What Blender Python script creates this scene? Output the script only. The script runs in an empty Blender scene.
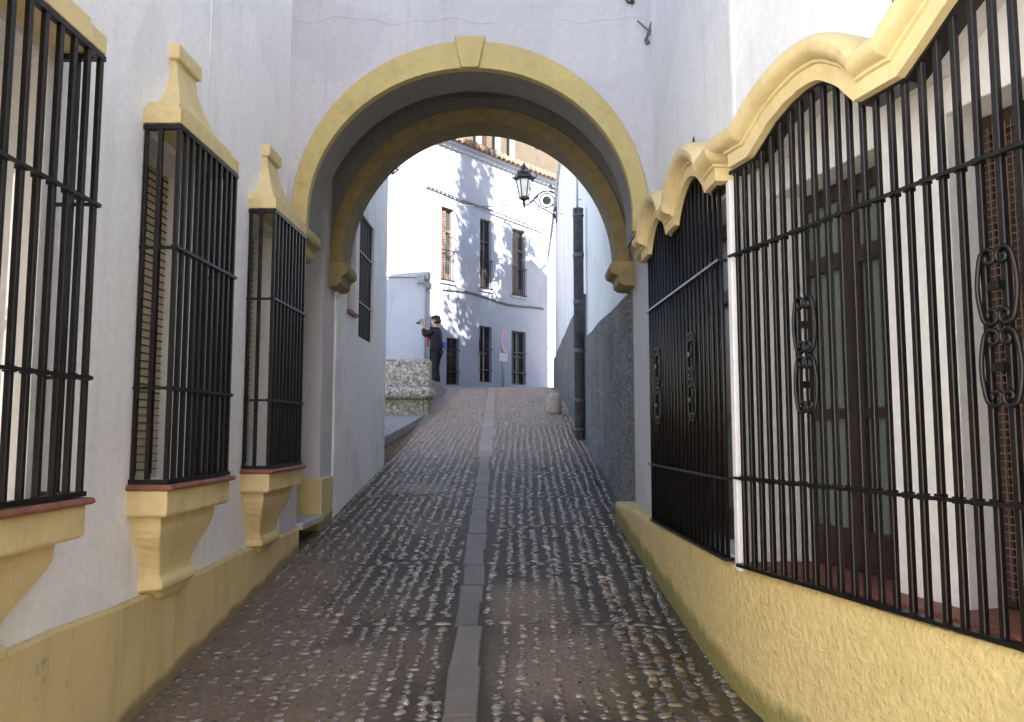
import bpy, bmesh, math, random
import numpy as np
from mathutils import Vector, Matrix, noise
R = math.radians; PI = math.pi
random.seed(7); rng = np.random.default_rng(7)
sc = bpy.context.scene
col = sc.collection

# ------------------------------------------------------------------ camera
cam = bpy.data.cameras.new('camera'); cam.sensor_width = 36; cam.lens = 780/1024*36
cam.clip_start = .05; cam.clip_end = 2000
co = bpy.data.objects.new('camera', cam); col.objects.link(co)
co.location = (0, 0, 1.6)
co.rotation_euler = (R(90)+math.atan(70/780), 0, math.atan(12/780))
sc.camera = co

# ------------------------------------------------------------------ light
SH = Vector((.38, -.925)); EL = math.atan(.60)
sd = Vector((SH.x*math.cos(EL), SH.y*math.cos(EL), math.sin(EL)))
w = bpy.data.worlds.new('World'); sc.world = w; w.use_nodes = True
nt = w.node_tree; bg = nt.nodes['Background']
sky = nt.nodes.new('ShaderNodeTexSky'); sky.sky_type = 'NISHITA'; sky.sun_disc = False
sky.sun_elevation = EL; sky.sun_rotation = math.atan2(SH.x, SH.y)
sky.air_density = 1.0; sky.dust_density = .8; sky.ozone_density = 1.6
nt.links.new(sky.outputs[0], bg.inputs[0]); bg.inputs[1].default_value = .06
sl = bpy.data.lights.new('sun', 'SUN'); sl.energy = 5.0; sl.angle = R(.53); sl.color = (1, .965, .91)
so = bpy.data.objects.new('sun', sl); col.objects.link(so)
so.rotation_euler = sd.to_track_quat('Z', 'Y').to_euler()
vs = sc.view_settings; vs.view_transform = 'Standard'; vs.look = 'None'; vs.gamma = 1
vs.use_curve_mapping = False; vs.exposure = 2.92
try:
    sc.cycles.max_bounces = 10; sc.cycles.diffuse_bounces = 7
except Exception: pass

# ------------------------------------------------------------------ materials
class NT:
    def __init__(s, name):
        s.m = bpy.data.materials.new(name); s.m.use_nodes = True
        s.t = s.m.node_tree; s.b = s.t.nodes['Principled BSDF']
        s.tc = s.t.nodes.new('ShaderNodeTexCoord')
    def n(s, k, **kw):
        o = s.t.nodes.new(k)
        for a, b in kw.items(): setattr(o, a, b)
        return o
    def l(s, a, b): s.t.links.new(a, b)
    def noise(s, scale, detail=4, rough=.55, vec=None, stretch=None):
        o = s.n('ShaderNodeTexNoise'); o.inputs['Scale'].default_value = scale
        o.inputs['Detail'].default_value = detail; o.inputs['Roughness'].default_value = rough
        v = vec or s.tc.outputs['Object']
        if stretch:
            mp = s.n('ShaderNodeMapping'); mp.inputs['Scale'].default_value = stretch
            s.l(v, mp.inputs['Vector']); v = mp.outputs[0]
        s.l(v, o.inputs['Vector']); return o.outputs['Fac']
    def ramp(s, fac, stops):
        o = s.n('ShaderNodeValToRGB'); e = o.color_ramp.elements
        while len(e) < len(stops): e.new(.5)
        for i, (p, c) in enumerate(stops):
            e[i].position = p; e[i].color = tuple(c) + (1,) if len(c) == 3 else c
        s.l(fac, o.inputs[0]); return o.outputs[0]
    def mix(s, fac, a, b, mode='MIX'):
        o = s.n('ShaderNodeMix'); o.data_type = 'RGBA'; o.blend_type = mode
        for sk, v in ((o.inputs[0], fac), (o.inputs[6], a), (o.inputs[7], b)):
            if isinstance(v, (int, float)): sk.default_value = v
            elif isinstance(v, (tuple, list)): sk.default_value = tuple(v) + (1,)
            else: s.l(v, sk)
        return o.outputs[2]
    def bump(s, h, strength, dist=.01, prev=None):
        o = s.n('ShaderNodeBump'); o.inputs['Strength'].default_value = strength
        o.inputs['Distance'].default_value = dist; s.l(h, o.inputs['Height'])
        if prev: s.l(prev, o.inputs['Normal'])
        s.l(o.outputs[0], s.b.inputs['Normal']); return o.outputs[0]
    def set(s, color=None, rough=.8, metal=0, spec=.5):
        if color is not None:
            if isinstance(color, (tuple, list)): s.b.inputs['Base Color'].default_value = tuple(color) + (1,)
            else: s.l(color, s.b.inputs['Base Color'])
        s.b.inputs['Roughness'].default_value = rough; s.b.inputs['Metallic'].default_value = metal
        s.b.inputs['Specular IOR Level'].default_value = spec
        return s.m

def plaster(name, c, dirt=None, dirt_amt=.35, rough=.85, fine=.25, coarse=.35, fscale=90, chips=None, patch=.93):
    s = NT(name)
    a = s.noise(1.3, 5); b = s.noise(9, 5, stretch=(1, 1, .35)); f = s.noise(fscale, 3); cN = s.noise(5, 3)
    d = dirt or tuple(x*.8 for x in c)
    k = s.ramp(a, [(.35, (0, 0, 0)), (.75, (1, 1, 1))])
    k2 = s.ramp(b, [(.45, (0, 0, 0)), (.8, (1, 1, 1))])
    mm = s.n('ShaderNodeMath', operation='MULTIPLY'); s.l(k, mm.inputs[0]); s.l(k2, mm.inputs[1])
    m2 = s.n('ShaderNodeMath', operation='MULTIPLY'); s.l(mm.outputs[0], m2.inputs[0]); m2.inputs[1].default_value = dirt_amt
    base = s.mix(m2.outputs[0], c, d)
    var = s.ramp(s.noise(28, 3), [(.3, (.93, .93, .93)), (.7, (1.03, 1.03, 1.03))])
    base = s.mix(1.0, base, var, 'MULTIPLY')
    # repainted patches with soft but definite edges, thin rain streaks, chips
    pt = s.ramp(s.noise(.9, 2, .4), [(.50, (1, 1, 1)), (.53, (patch, patch, patch*1.01))]); base = s.mix(1.0, base, pt, 'MULTIPLY')
    stn = s.ramp(s.noise(11, 5, .6, stretch=(1, 1, .07)), [(.56, (1, 1, 1)), (.80, (.80, .785, .76))]); base = s.mix(.7, base, s.mix(1.0, base, stn, 'MULTIPLY'))
    hN = cN
    if chips:
        ck = s.ramp(s.noise(16, 7, .72), [(.645, (0, 0, 0)), (.665, (1, 1, 1))]); base = s.mix(ck, base, chips)
        gr = s.ramp(s.noise(4, 6, .7), [(.5, (1, 1, 1)), (.75, (.80, .77, .72))]); base = s.mix(1.0, base, gr, 'MULTIPLY')
    p = s.bump(cN, coarse, .02); s.bump(f, fine, .004, p)
    return s.set(base, rough, spec=.25)

WHITE = plaster('white_limewash', (.86, .85, .85), (.66, .635, .60), .5)
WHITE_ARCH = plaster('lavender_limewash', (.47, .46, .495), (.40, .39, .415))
BLUEW = plaster('shade_tinted_limewash', (.265, .278, .33), (.23, .24, .28), .3)  # white facade; blue tone of its shade put into a darker base
BLUEW2 = plaster('shade_tinted_limewash_pale', (.40, .42, .485), (.365, .38, .43), .3)  # white garden wall with the blue of its shade in the base colour
WHITE_FAR = plaster('white_limewash_far', (.80, .79, .785), (.64, .62, .60), .4)
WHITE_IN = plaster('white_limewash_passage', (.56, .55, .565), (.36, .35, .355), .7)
DARKVAULT = plaster('dark_vault_plaster', (.20, .19, .18), (.13, .125, .12), .6)  # darker grey base for the vault than for the passage walls
GREYW = plaster('weathered_limewash', (.84, .83, .83), (.48, .46, .44), .9, coarse=.6)
# streaky grey dirt for the wall of the house past the arch
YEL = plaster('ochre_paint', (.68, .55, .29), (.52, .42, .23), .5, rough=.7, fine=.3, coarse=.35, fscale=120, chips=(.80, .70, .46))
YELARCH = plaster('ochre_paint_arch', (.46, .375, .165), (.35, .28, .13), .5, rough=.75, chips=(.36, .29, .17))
def rough_yel():
    s = NT('rough_ochre_stucco')
    v = s.noise(38, 3, .55)
    f = s.noise(60, 5, .6)
    a = s.ramp(s.noise(2.2, 5), [(.35, (.56, .44, .20)), (.6, (.60, .475, .225)), (.8, (.51, .40, .20))])
    base = s.mix(1.0, a, s.ramp(s.noise(24, 4), [(.3, (.88, .88, .86)), (.7, (1.06, 1.06, 1.06))]), 'MULTIPLY')
    # green damp near the cobbles: height above the sloping street
    sep = s.n('ShaderNodeSeparateXYZ'); s.l(s.n('ShaderNodeNewGeometry').outputs['Position'], sep.inputs[0])
    m = s.n('ShaderNodeMath', operation='MULTIPLY_ADD'); s.l(sep.outputs['Y'], m.inputs[0]); m.inputs[1].default_value = -.137; s.l(sep.outputs['Z'], m.inputs[2])
    nn = s.n('ShaderNodeMath', operation='MULTIPLY_ADD'); s.l(s.noise(7, 5), nn.inputs[0]); nn.inputs[1].default_value = -.13; s.l(m.outputs[0], nn.inputs[2])
    g = s.ramp(nn.outputs[0], [(.0, (.8, .8, .8)), (.06, (0, 0, 0))])
    base = s.mix(g, base, (.17, .16, .05))
    ck = s.ramp(s.noise(11, 7, .74), [(.64, (0, 0, 0)), (.67, (1, 1, 1))]); base = s.mix(ck, base, (.50, .42, .24))
    p = s.bump(v, .7, .016); s.bump(f, .5, .006, p)
    return s.set(base, .8, spec=.3)
YELR = rough_yel()
def plinth_left():
    s = NT('ochre_plinth_paint')
    a = s.ramp(s.noise(2.0, 5), [(.35, (.58, .465, .245)), (.6, (.62, .49, .25)), (.8, (.50, .41, .22))])
    sep = s.n('ShaderNodeSeparateXYZ'); s.l(s.n('ShaderNodeNewGeometry').outputs['Position'], sep.inputs[0])
    m = s.n('ShaderNodeMath', operation='MULTIPLY_ADD'); s.l(sep.outputs['Y'], m.inputs[0]); m.inputs[1].default_value = -.137; s.l(sep.outputs['Z'], m.inputs[2])
    nn = s.n('ShaderNodeMath', operation='MULTIPLY_ADD'); s.l(s.noise(6, 5), nn.inputs[0]); nn.inputs[1].default_value = -.09; s.l(m.outputs[0], nn.inputs[2])
    g = s.ramp(nn.outputs[0], [(.0, (.8, .8, .8)), (.035, (0, 0, 0))])
    ck = s.ramp(s.noise(13, 7, .72), [(.63, (0, 0, 0)), (.66, (1, 1, 1))]); a = s.mix(ck, a, (.42, .35, .22))
    stn = s.ramp(s.noise(9, 5, .6, stretch=(1, 1, .12)), [(.5, (1, 1, 1)), (.8, (.74, .71, .64))]); a = s.mix(1.0, a, stn, 'MULTIPLY')
    base = s.mix(g, a, (.16, .13, .08))
    p = s.bump(s.noise(5, 3), .4, .02); s.bump(s.noise(110, 3), .4, .004, p)
    return s.set(base, .75, spec=.3)
YELP = plinth_left()
def simple(name, c, rough=.6, metal=0, spec=.5, var=.15, scale=20, bump=.15):
    s = NT(name)
    v = s.ramp(s.noise(scale, 4), [(.3, tuple(x*(1-var) for x in c)), (.7, tuple(min(1, x*(1+var)) for x in c))])
    if bump: s.bump(s.noise(scale*4, 3), bump, .003)
    return s.set(v, rough, metal, spec)
IRON = simple('black_iron_paint', (.007, .0055, .0055), .36, 0, .4, .35, 30, .12)
IRON2 = simple('grey_iron_paint', (.05, .05, .055), .45, 0, .5, .3, 30, .2)
TERRA = simple('terracotta_tile', (.22, .085, .055), .6, 0, .4, .25, 18, .25)
WOOD = simple('dark_brown_wood', (.034, .016, .011), .45, 0, .5, .35, 14, .2)
WOODL = simple('weathered_brown_wood', (.10, .062, .044), .6, 0, .4, .35, 14, .2)
MARBLE = simple('pale_step_stone', (.45, .45, .44), .5, 0, .4, .15, 9, .2)
BLIND = simple('cream_tile_lining', (.55, .47, .30), .6, 0, .4, .1, 30, .1)
DARK = simple('dark_interior', (.012, .011, .012), .8, 0, .2, .1, 10, 0)
PIPE = simple('grey_cast_iron_pipe', (.12, .125, .14), .5, 0, .5, .3, 12, .3)
PVC = simple('pale_grey_pipe_plastic', (.5, .5, .5), .5)
CABLE = simple('grey_cable', (.10, .10, .10), .6, 0, .4, .2, 30, 0)
CABLEB = simple('black_cable', (.02, .02, .02), .5, 0, .4, .2, 30, 0)
TILE = simple('roof_tile_clay', (.13, .095, .07), .8, 0, .2, .45, 9, .3)
OCHRE = plaster('old_ochre_render', (.070, .056, .040), (.028, .023, .018), 1.0)
PINKW = plaster('cream_render', (.2, .195, .19))
def glass(name, c, rough=.08):
    s = NT(name); return s.set(c, rough, 0, .7)
GLASS = glass('dark_window_glass', (.02, .025, .028))
def net():
    s = NT('net_curtain_glass')
    wv = s.n('ShaderNodeTexWave'); wv.bands_direction = 'Z'; wv.inputs['Scale'].default_value = 45
    s.l(s.tc.outputs['Object'], wv.inputs['Vector'])
    c = s.ramp(wv.outputs['Color'], [(.2, (.10, .12, .11)), (.8, (.17, .195, .18))])
    return s.set(c, .25, 0, .5)
NET = net()
def granite(name, a, b, c, scale=45):
    s = NT(name)
    v = s.n('ShaderNodeTexVoronoi'); v.inputs['Scale'].default_value = scale; s.l(s.tc.outputs['Object'], v.inputs['Vector'])
    x = s.ramp(s.noise(scale*.8, 4, .7), [(.38, a), (.5, b), (.62, c)])
    vb = s.ramp(v.outputs['Distance'], [(.1, (1.2, 1.2, 1.2)), (.6, (.6, .6, .6))]); y = s.mix(1, x, vb, 'MULTIPLY')
    hs = s.n('ShaderNodeHueSaturation'); hs.inputs['Saturation'].default_value = .8; s.l(y, hs.inputs['Color'])
    p = s.bump(s.noise(scale*.7, 4), .35, .012)
    return s.set(hs.outputs[0], .85, 0, .25)
GRAN = granite('speckled_rough_stone', (.27, .21, .16), (.52, .43, .34), (.76, .66, .55), 24)
SANDST = granite('yellowish_sandstone', (.25, .20, .12), (.42, .35, .23), (.55, .48, .34), 16)
KERB = granite('grey_kerb_stone', (.22, .20, .18), (.36, .33, .30), (.46, .43, .40), 20)
def roughcast():
    s = NT('grey_roughcast')
    n1 = s.noise(34, 7, .75); n2 = s.noise(2, 5)
    v = s.n('ShaderNodeTexVoronoi'); v.inputs['Scale'].default_value = 48; s.l(s.tc.outputs['Object'], v.inputs['Vector'])
    c = s.ramp(n1, [(.36, (.07, .067, .063)), (.5, (.22, .212, .20)), (.64, (.44, .425, .40))])
    c2 = s.ramp(n2, [(.35, (.75, .75, .75)), (.7, (1.1, 1.1, 1.1))])
    base = s.mix(1, c, c2, 'MULTIPLY')
    p = s.bump(v.outputs['Distance'], .8, .02); s.bump(n1, .9, .012, p)
    return s.set(base, .95, 0, .15)
ROUGH = roughcast()
def attr_stone(name, rough, spec, bump=.35):
    s = NT(name)
    a = s.n('ShaderNodeAttribute'); a.attribute_name = 'tint'
    v = s.ramp(s.noise(70, 4), [(.3, (.75, .75, .75)), (.7, (1.15, 1.15, 1.15))])
    base = s.mix(1, a.outputs['Color'], v, 'MULTIPLY')
    s.bump(s.noise(110, 3), bump, .004)
    rr = s.n('ShaderNodeMapRange'); rr.inputs['To Min'].default_value = rough-.1; rr.inputs['To Max'].default_value = rough+.16
    s.l(s.noise(5, 4), rr.inputs['Value']); s.l(rr.outputs[0], s.b.inputs['Roughness'])
    m = s.set(base, rough, 0, spec); s.l(rr.outputs[0], s.b.inputs['Roughness']); return m
COB = attr_stone('worn_cobble', .17, 1.0)
SLAB = attr_stone('paving_slab', .50, .4, .5)
def mortar():
    s = NT('cobble_mortar')
    a = s.n('ShaderNodeAttribute'); a.attribute_name = 'tint'
    n1 = s.noise(45, 6, .65)
    v = s.ramp(n1, [(.3, (.55, .55, .55)), (.7, (1.35, 1.35, 1.35))])
    base = s.mix(1, a.outputs['Color'], v, 'MULTIPLY')
    s.bump(n1, .8, .012)
    return s.set(base, .62, 0, .35)
MORT = mortar()

# ------------------------------------------------------------------ mesh builder
class MB:
    def __init__(s): s.v = []; s.f = []; s.sm = []
    def add(s, vs, fs, smooth=False):
        o = len(s.v); s.v += [tuple(p) for p in vs]
        s.f += [tuple(i+o for i in f) for f in fs]; s.sm += [smooth]*len(fs); return s
    def box(s, x0, x1, y0, y1, z0, z1, F=None):
        P = [(x, y, z) for z in (z0, z1) for y in (y0, y1) for x in (x0, x1)]
        if F: P = [F(*p) for p in P]
        return s.add(P, [(0, 2, 3, 1), (4, 5, 7, 6), (0, 1, 5, 4), (1, 3, 7, 5), (3, 2, 6, 7), (2, 0, 4, 6)])
    def prism(s, poly, F, w0, w1):
        """poly in (u,v), extruded in w through frame F(u,v,w)"""
        n = len(poly)
        P = [F(u, v, w0) for u, v in poly] + [F(u, v, w1) for u, v in poly]
        fs = [tuple(range(n)), tuple(range(2*n-1, n-1, -1))] + [(i, i+n, (i+1) % n+n, (i+1) % n) for i in range(n)]
        return s.add(P, fs)
    def strip(s, A, B, F, w0, w1):
        """solid between two matching polylines A and B in (u,v), thickness w0..w1 (made of quads)"""
        n = len(A)
        P = [F(u, v, w0) for u, v in A] + [F(u, v, w0) for u, v in B] + [F(u, v, w1) for u, v in A] + [F(u, v, w1) for u, v in B]
        fs = []
        for i in range(n-1):
            fs += [(i, i+1, n+i+1, n+i), (2*n+i, 3*n+i, 3*n+i+1, 2*n+i+1), (i, 2*n+i, 2*n+i+1, i+1), (n+i, n+i+1, 3*n+i+1, 3*n+i)]
        fs += [(0, n, 3*n, 2*n), (n-1, 3*n-1, 4*n-1, 2*n-1)]
        return s.add(P, fs)
    def tube(s, pts, r, n=8, smooth=True, cap=True):
        pts = [Vector(p) for p in pts]; m = len(pts)
        rr = r if isinstance(r, (list, tuple)) else [r]*m
        up = None; V = []
        for i, p in enumerate(pts):
            t = (pts[min(i+1, m-1)]-pts[max(i-1, 0)]).normalized()
            if up is None:
                up = Vector((0, 0, 1)) if abs(t.z) < .9 else Vector((0, 1, 0))
            a = (up - t*up.dot(t)).normalized(); b = t.cross(a); up = a
            V += [p + (a*math.cos(2*PI*k/n) + b*math.sin(2*PI*k/n))*rr[i] for k in range(n)]
        fs = [(i*n+k, i*n+(k+1) % n, (i+1)*n+(k+1) % n, (i+1)*n+k) for i in range(m-1) for k in range(n)]
        s.add(V, fs, smooth)
        if cap: s.add(V[:n], [tuple(range(n-1, -1, -1))]); s.add(V[-n:], [tuple(range(n))])
        return s
    def bar(s, a, b, h, F=None, ch=.25):
        """square bar with chamfered corners along frame axis v (a,b are (u,v,w) in F); h half width"""
        (u, v0, w_), (u2, v1, w2) = a, b
        c = h*ch
        sec = [(h, h-c), (h-c, h), (-h+c, h), (-h, h-c), (-h, -h+c), (-h+c, -h), (h-c, -h), (h, -h+c)]
        P = [F(u+x, v0, w_+y) for x, y in sec] + [F(u2+x, v1, w2+y) for x, y in sec]
        return s.add(P, [(i, (i+1) % 8, (i+1) % 8+8, i+8) for i in range(8)] + [tuple(range(7, -1, -1)), tuple(range(8, 16))])
    def lathe(s, prof, c, n=16, smooth=True, F=None):
        V = [(c[0]+r*math.cos(2*PI*k/n), c[1]+r*math.sin(2*PI*k/n), c[2]+z) for r, z in prof for k in range(n)]
        m = len(prof)
        s.add(V, [(i*n+k, i*n+(k+1) % n, (i+1)*n+(k+1) % n, (i+1)*n+k) for i in range(m-1) for k in range(n)], smooth)
        s.add(V[:n], [tuple(range(n-1, -1, -1))]); s.add(V[-n:], [tuple(range(n))]); return s
    def sweep(s, path, prof, smooth=True):
        """path: list of (point, N, O) ; prof: list of (n,o)"""
        k = len(prof); V = []
        for p, N, O in path:
            p, N, O = Vector(p), Vector(N), Vector(O)
            V += [p + N*a + O*b for a, b in prof]
        fs = [(i*k+j, i*k+j+1, (i+1)*k+j+1, (i+1)*k+j) for i in range(len(path)-1) for j in range(k-1)]
        fs += [(i*k+k-1, i*k, (i+1)*k, (i+1)*k+k-1) for i in range(len(path)-1)]
        s.add(V, fs, smooth)
        s.add(V[:k], [tuple(range(k))]); s.add(V[-k:], [tuple(range(k-1, -1, -1))]); return s
    def loft(s, rings, smooth=False, cap=True):
        k = len(rings[0]); V = [p for r in rings for p in r]
        s.add(V, [(i*k+j, i*k+(j+1) % k, (i+1)*k+(j+1) % k, (i+1)*k+j) for i in range(len(rings)-1) for j in range(k)], smooth)
        if cap: s.add(rings[0], [tuple(range(k-1, -1, -1))]); s.add(rings[-1], [tuple(range(k))])
        return s
    def build(s, name, mat, parent=None, bevel=0, merge=True, auto=None, label=None):
        me = bpy.data.meshes.new(name)
        off = Vector((0, 0, 0)); q = parent
        while q is not None: off += q.location; q = q.parent
        me.from_pydata([tuple(Vector(p)-off) for p in s.v], [], s.f)
        me.polygons.foreach_set('use_smooth', s.sm)
        if merge:
            bm = bmesh.new(); bm.from_mesh(me)
            bmesh.ops.remove_doubles(bm, verts=bm.verts, dist=1e-5)
            bmesh.ops.recalc_face_normals(bm, faces=bm.faces)
            bm.to_mesh(me); bm.free()
        me.materials.append(mat); me.update()
        if auto is not None:
            try: me.set_sharp_from_angle(angle=R(auto))
            except Exception: pass
        o = bpy.data.objects.new(name, me); col.objects.link(o)
        if parent is not None: o.parent = parent
        if bevel:
            b = o.modifiers.new('bevel', 'BEVEL'); b.width = bevel; b.segments = 3; b.limit_method = 'ANGLE'; b.angle_limit = R(35)
            b.harden_normals = False
        if label: o['label'] = label
        return o

def thing(name, label, cat, loc=(0, 0, 0), group=None):
    o = bpy.data.objects.new(name, None); col.objects.link(o); o.location = loc; o.empty_display_size = .2
    o['label'] = label; o['category'] = cat
    if group: o['group'] = group
    return o
def tag(o, label, cat, group=None):
    o['label'] = label; o['category'] = cat
    if group: o['group'] = group
    return o
def struct(o, kind='structure'): o['kind'] = kind; return o

def frame(o, e, inn):
    """frame: u along the wall, v up, w into the wall"""
    def F(u, v, w_=0): return (o[0]+e[0]*u+inn[0]*w_, o[1]+e[1]*u+inn[1]*w_, v)
    return F
def wall_grid(mb, F, u0, u1, v0, v1, ops, depth, outer=True):
    us = sorted({u0, u1, *[x for o in ops for x in o[:2]]}); vs_ = sorted({v0, v1, *[x for o in ops for x in o[2:4]]})
    us = [u for u in us if u0 <= u <= u1]; vs_ = [v for v in vs_ if v0 <= v <= v1]
    for i in range(len(us)-1):
        for j in range(len(vs_)-1):
            cu, cv = (us[i]+us[i+1])/2, (vs_[j]+vs_[j+1])/2
            if any(o[0] < cu < o[1] and o[2] < cv < o[3] for o in ops): continue
            mb.add([F(us[i], vs_[j]), F(us[i+1], vs_[j]), F(us[i+1], vs_[j+1]), F(us[i], vs_[j+1])], [(0, 1, 2, 3)])
    def q(a, b):
        mb.add([F(*a, 0), F(*b, 0), F(*b, depth), F(*a, depth)], [(0, 1, 2, 3)])
    for a, b, c, d in [o[:4] for o in ops]:
        q((a, c), (b, c)); q((b, c), (b, d)); q((b, d), (a, d)); q((a, d), (a, c))
    if outer:
        q((u0, v0), (u1, v0)); q((u1, v0), (u1, v1)); q((u1, v1), (u0, v1)); q((u0, v1), (u0, v0))
    return mb

K = .137
def zg(y):
    return K*y if y < 19.8 else K*19.8 + .035*(y-19.8)

# ------------------------------------------------------------------ ground
def mesh_np(name, V, Fq, mat, tint=None, smooth=True):
    me = bpy.data.meshes.new(name)
    V = np.asarray(V, np.float32); Fq = np.asarray(Fq, np.int32)
    n, m, k = len(V), len(Fq), Fq.shape[1]
    me.vertices.add(n); me.vertices.foreach_set('co', V.ravel())
    me.loops.add(m*k); me.loops.foreach_set('vertex_index', Fq.ravel())
    me.polygons.add(m); me.polygons.foreach_set('loop_start', np.arange(0, m*k, k, dtype=np.int32))
    me.polygons.foreach_set('use_smooth', np.full(m, smooth))
    me.update(calc_edges=True)
    if tint is not None:
        a = me.attributes.new('tint', 'FLOAT_COLOR', 'POINT')
        c = np.ones((n, 4), np.float32); c[:, :3] = tint; a.data.foreach_set('color', c.ravel())
    me.materials.append(mat); me.validate()
    o = bpy.data.objects.new(name, me); col.objects.link(o); return o

def vnoise(x, y, s, seed=0):
    """cheap smooth value noise on numpy arrays"""
    g = np.random.default_rng(seed).random((256, 256))
    X, Y = x*s+50, y*s+50; i, j = np.floor(X).astype(int), np.floor(Y).astype(int)
    fx, fy = X-i, Y-j; fx = fx*fx*(3-2*fx); fy = fy*fy*(3-2*fy)
    G = lambda a, b: g[a % 256, b % 256]
    return (G(i, j)*(1-fx)+G(i+1, j)*fx)*(1-fy)+(G(i, j+1)*(1-fx)+G(i+1, j+1)*fx)*fy
def fbm(x, y, s, seed=0): return (vnoise(x, y, s, seed)+.5*vnoise(x, y, s*2.1, seed+1)+.25*vnoise(x, y, s*4.3, seed+2))/1.75

XL, XR = -1.66, .97
strip_c = lambda y: -.155-.033*y
def fill(x, y):
    """0..1: how far worn mortar / concrete covers the stones (a patch with a shape of its own)"""
    a = np.clip((5.1-y)/1.0, 0, 1)*np.clip((-.42-x)/.35, 0, 1)*np.clip((fbm(x, y, 2.4, 5)-.22)*4, 0, 1)*.85
    b = np.exp(-(((x-.18)/.30)**4+((y-3.75)/.42)**4))*1.15 + np.exp(-(((x-.02)/.26)**4+((y-4.55)/.35)**4))*.9
    c = np.exp(-(((x+1.0)/.3)**2+((y-7.6)/.22)**4))
    d = np.clip((fbm(x, y, 1.3, 31)-.62)*6, 0, 1)*.5
    e = np.clip((6.6-y)/1.5, 0, 1)*np.clip((-1.02-x)/.2, 0, 1)*.9
    return np.clip(np.maximum.reduce([a, b, c, d, e]), 0, 1)*np.clip((np.abs(x-strip_c(y))-.085)/.04, 0, 1)
def zgv(y): return np.where(y < 19.8, K*y, K*19.8+.035*(y-19.8))
# one ground sheet to the horizon
ys = [-60, -20, -8, -3] + [i for i in range(0, 20)] + [19.8, 21, 24, 30, 45, 80, 200, 600]
xs = [-400, -100, -30, -8, -3, 3, 8, 30, 100, 400]
mb = MB()
V = [(x, y, zg(y)-.06) for y in ys for x in xs]; nx = len(xs)
mb.add(V, [(j*nx+i, j*nx+i+1, (j+1)*nx+i+1, (j+1)*nx+i) for j in range(len(ys)-1) for i in range(nx-1)])
GR = simple('pale_bounce_ground', (.46, .44, .40), .9, 0, .2, .2, 3, .3)  # tone raised so the unseen near ground bounces light into the alley
struct(mb.build('ground', GR))
# mortar bed of the alley, fine sheet
yy = np.concatenate([np.arange(.9, 1.8, .15), np.arange(1.8, 8, .022), np.arange(8, 20.2, .05)])
xx = np.arange(XL, XR+.001, .022)
Xg, Yg = np.meshgrid(xx, yy); fl = fill(Xg, Yg)
Zg = zgv(Yg) - .007 + .0125*fl + .006*(fbm(Xg, Yg, 9, 3)-.5) + .02*(fbm(Xg, Yg, 1.6, 9)-.5) - .02*np.exp(-((Xg-.80)/.1)**2)
Zg = Zg + .0
def bedz(x, y): return zgv(y) + .02*(fbm(x, y, 1.6, 9)-.5) - .02*np.exp(-((x-.80)/.1)**2)
nxx, nyy = len(xx), len(yy)
idx = np.arange(nxx*nyy).reshape(nyy, nxx)
Fq = np.stack([idx[:-1, :-1], idx[:-1, 1:], idx[1:, 1:], idx[1:, :-1]], -1).reshape(-1, 4)
joint = np.array([.046, .040, .034]); patch = np.array([.175, .142, .115]); moss = np.array([.062, .060, .026]); far = np.array([.28, .20, .15])
f3 = fl[..., None]
tn = joint*(1-f3)+patch*f3*(.8+.4*fbm(Xg, Yg, 3, 12)[..., None])
ms = (np.clip((Xg-.15)/.6, 0, 1)*np.clip((5.2-Yg)/2, 0, 1)*np.clip((fbm(Xg, Yg, 4, 21)-.3)*3, 0, 1))[..., None]
ms = np.maximum(ms, .8*np.exp(-((Xg-.86)/.07)**2)[..., None]*np.clip((9-Yg)/3, 0, 1)[..., None])
tn = tn*(1-ms)+moss*ms
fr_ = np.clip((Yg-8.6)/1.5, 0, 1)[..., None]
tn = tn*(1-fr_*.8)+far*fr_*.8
tn = tn*np.array([1.12, 1.0, .86])
Vg = np.stack([Xg, Yg, Zg], -1).reshape(-1, 3)
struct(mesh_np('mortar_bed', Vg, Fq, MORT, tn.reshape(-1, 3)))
# upper square beyond the crest
mb = MB(); ysq = [19.2, 19.8, 21, 24, 30, 40]
V = [(x, y, zg(y)-.004) for y in ysq for x in (-14, -1.66, 1.0, 6)]
mb.add(V, [(j*4+i, j*4+i+1, (j+1)*4+i+1, (j+1)*4+i) for j in range(len(ysq)-1) for i in range(3)])
V = [(x, y, zg(y)-.006) for y in (8.9, 14, 19.3) for x in (-14, -1.655)]
mb.add(V, [(0, 1, 3, 2), (2, 3, 5, 4)])
struct(mb.build('pavement', simple('pavement_stone', (.22, .19, .175), .8, 0, .3, .25, 6, .4)))

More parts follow.
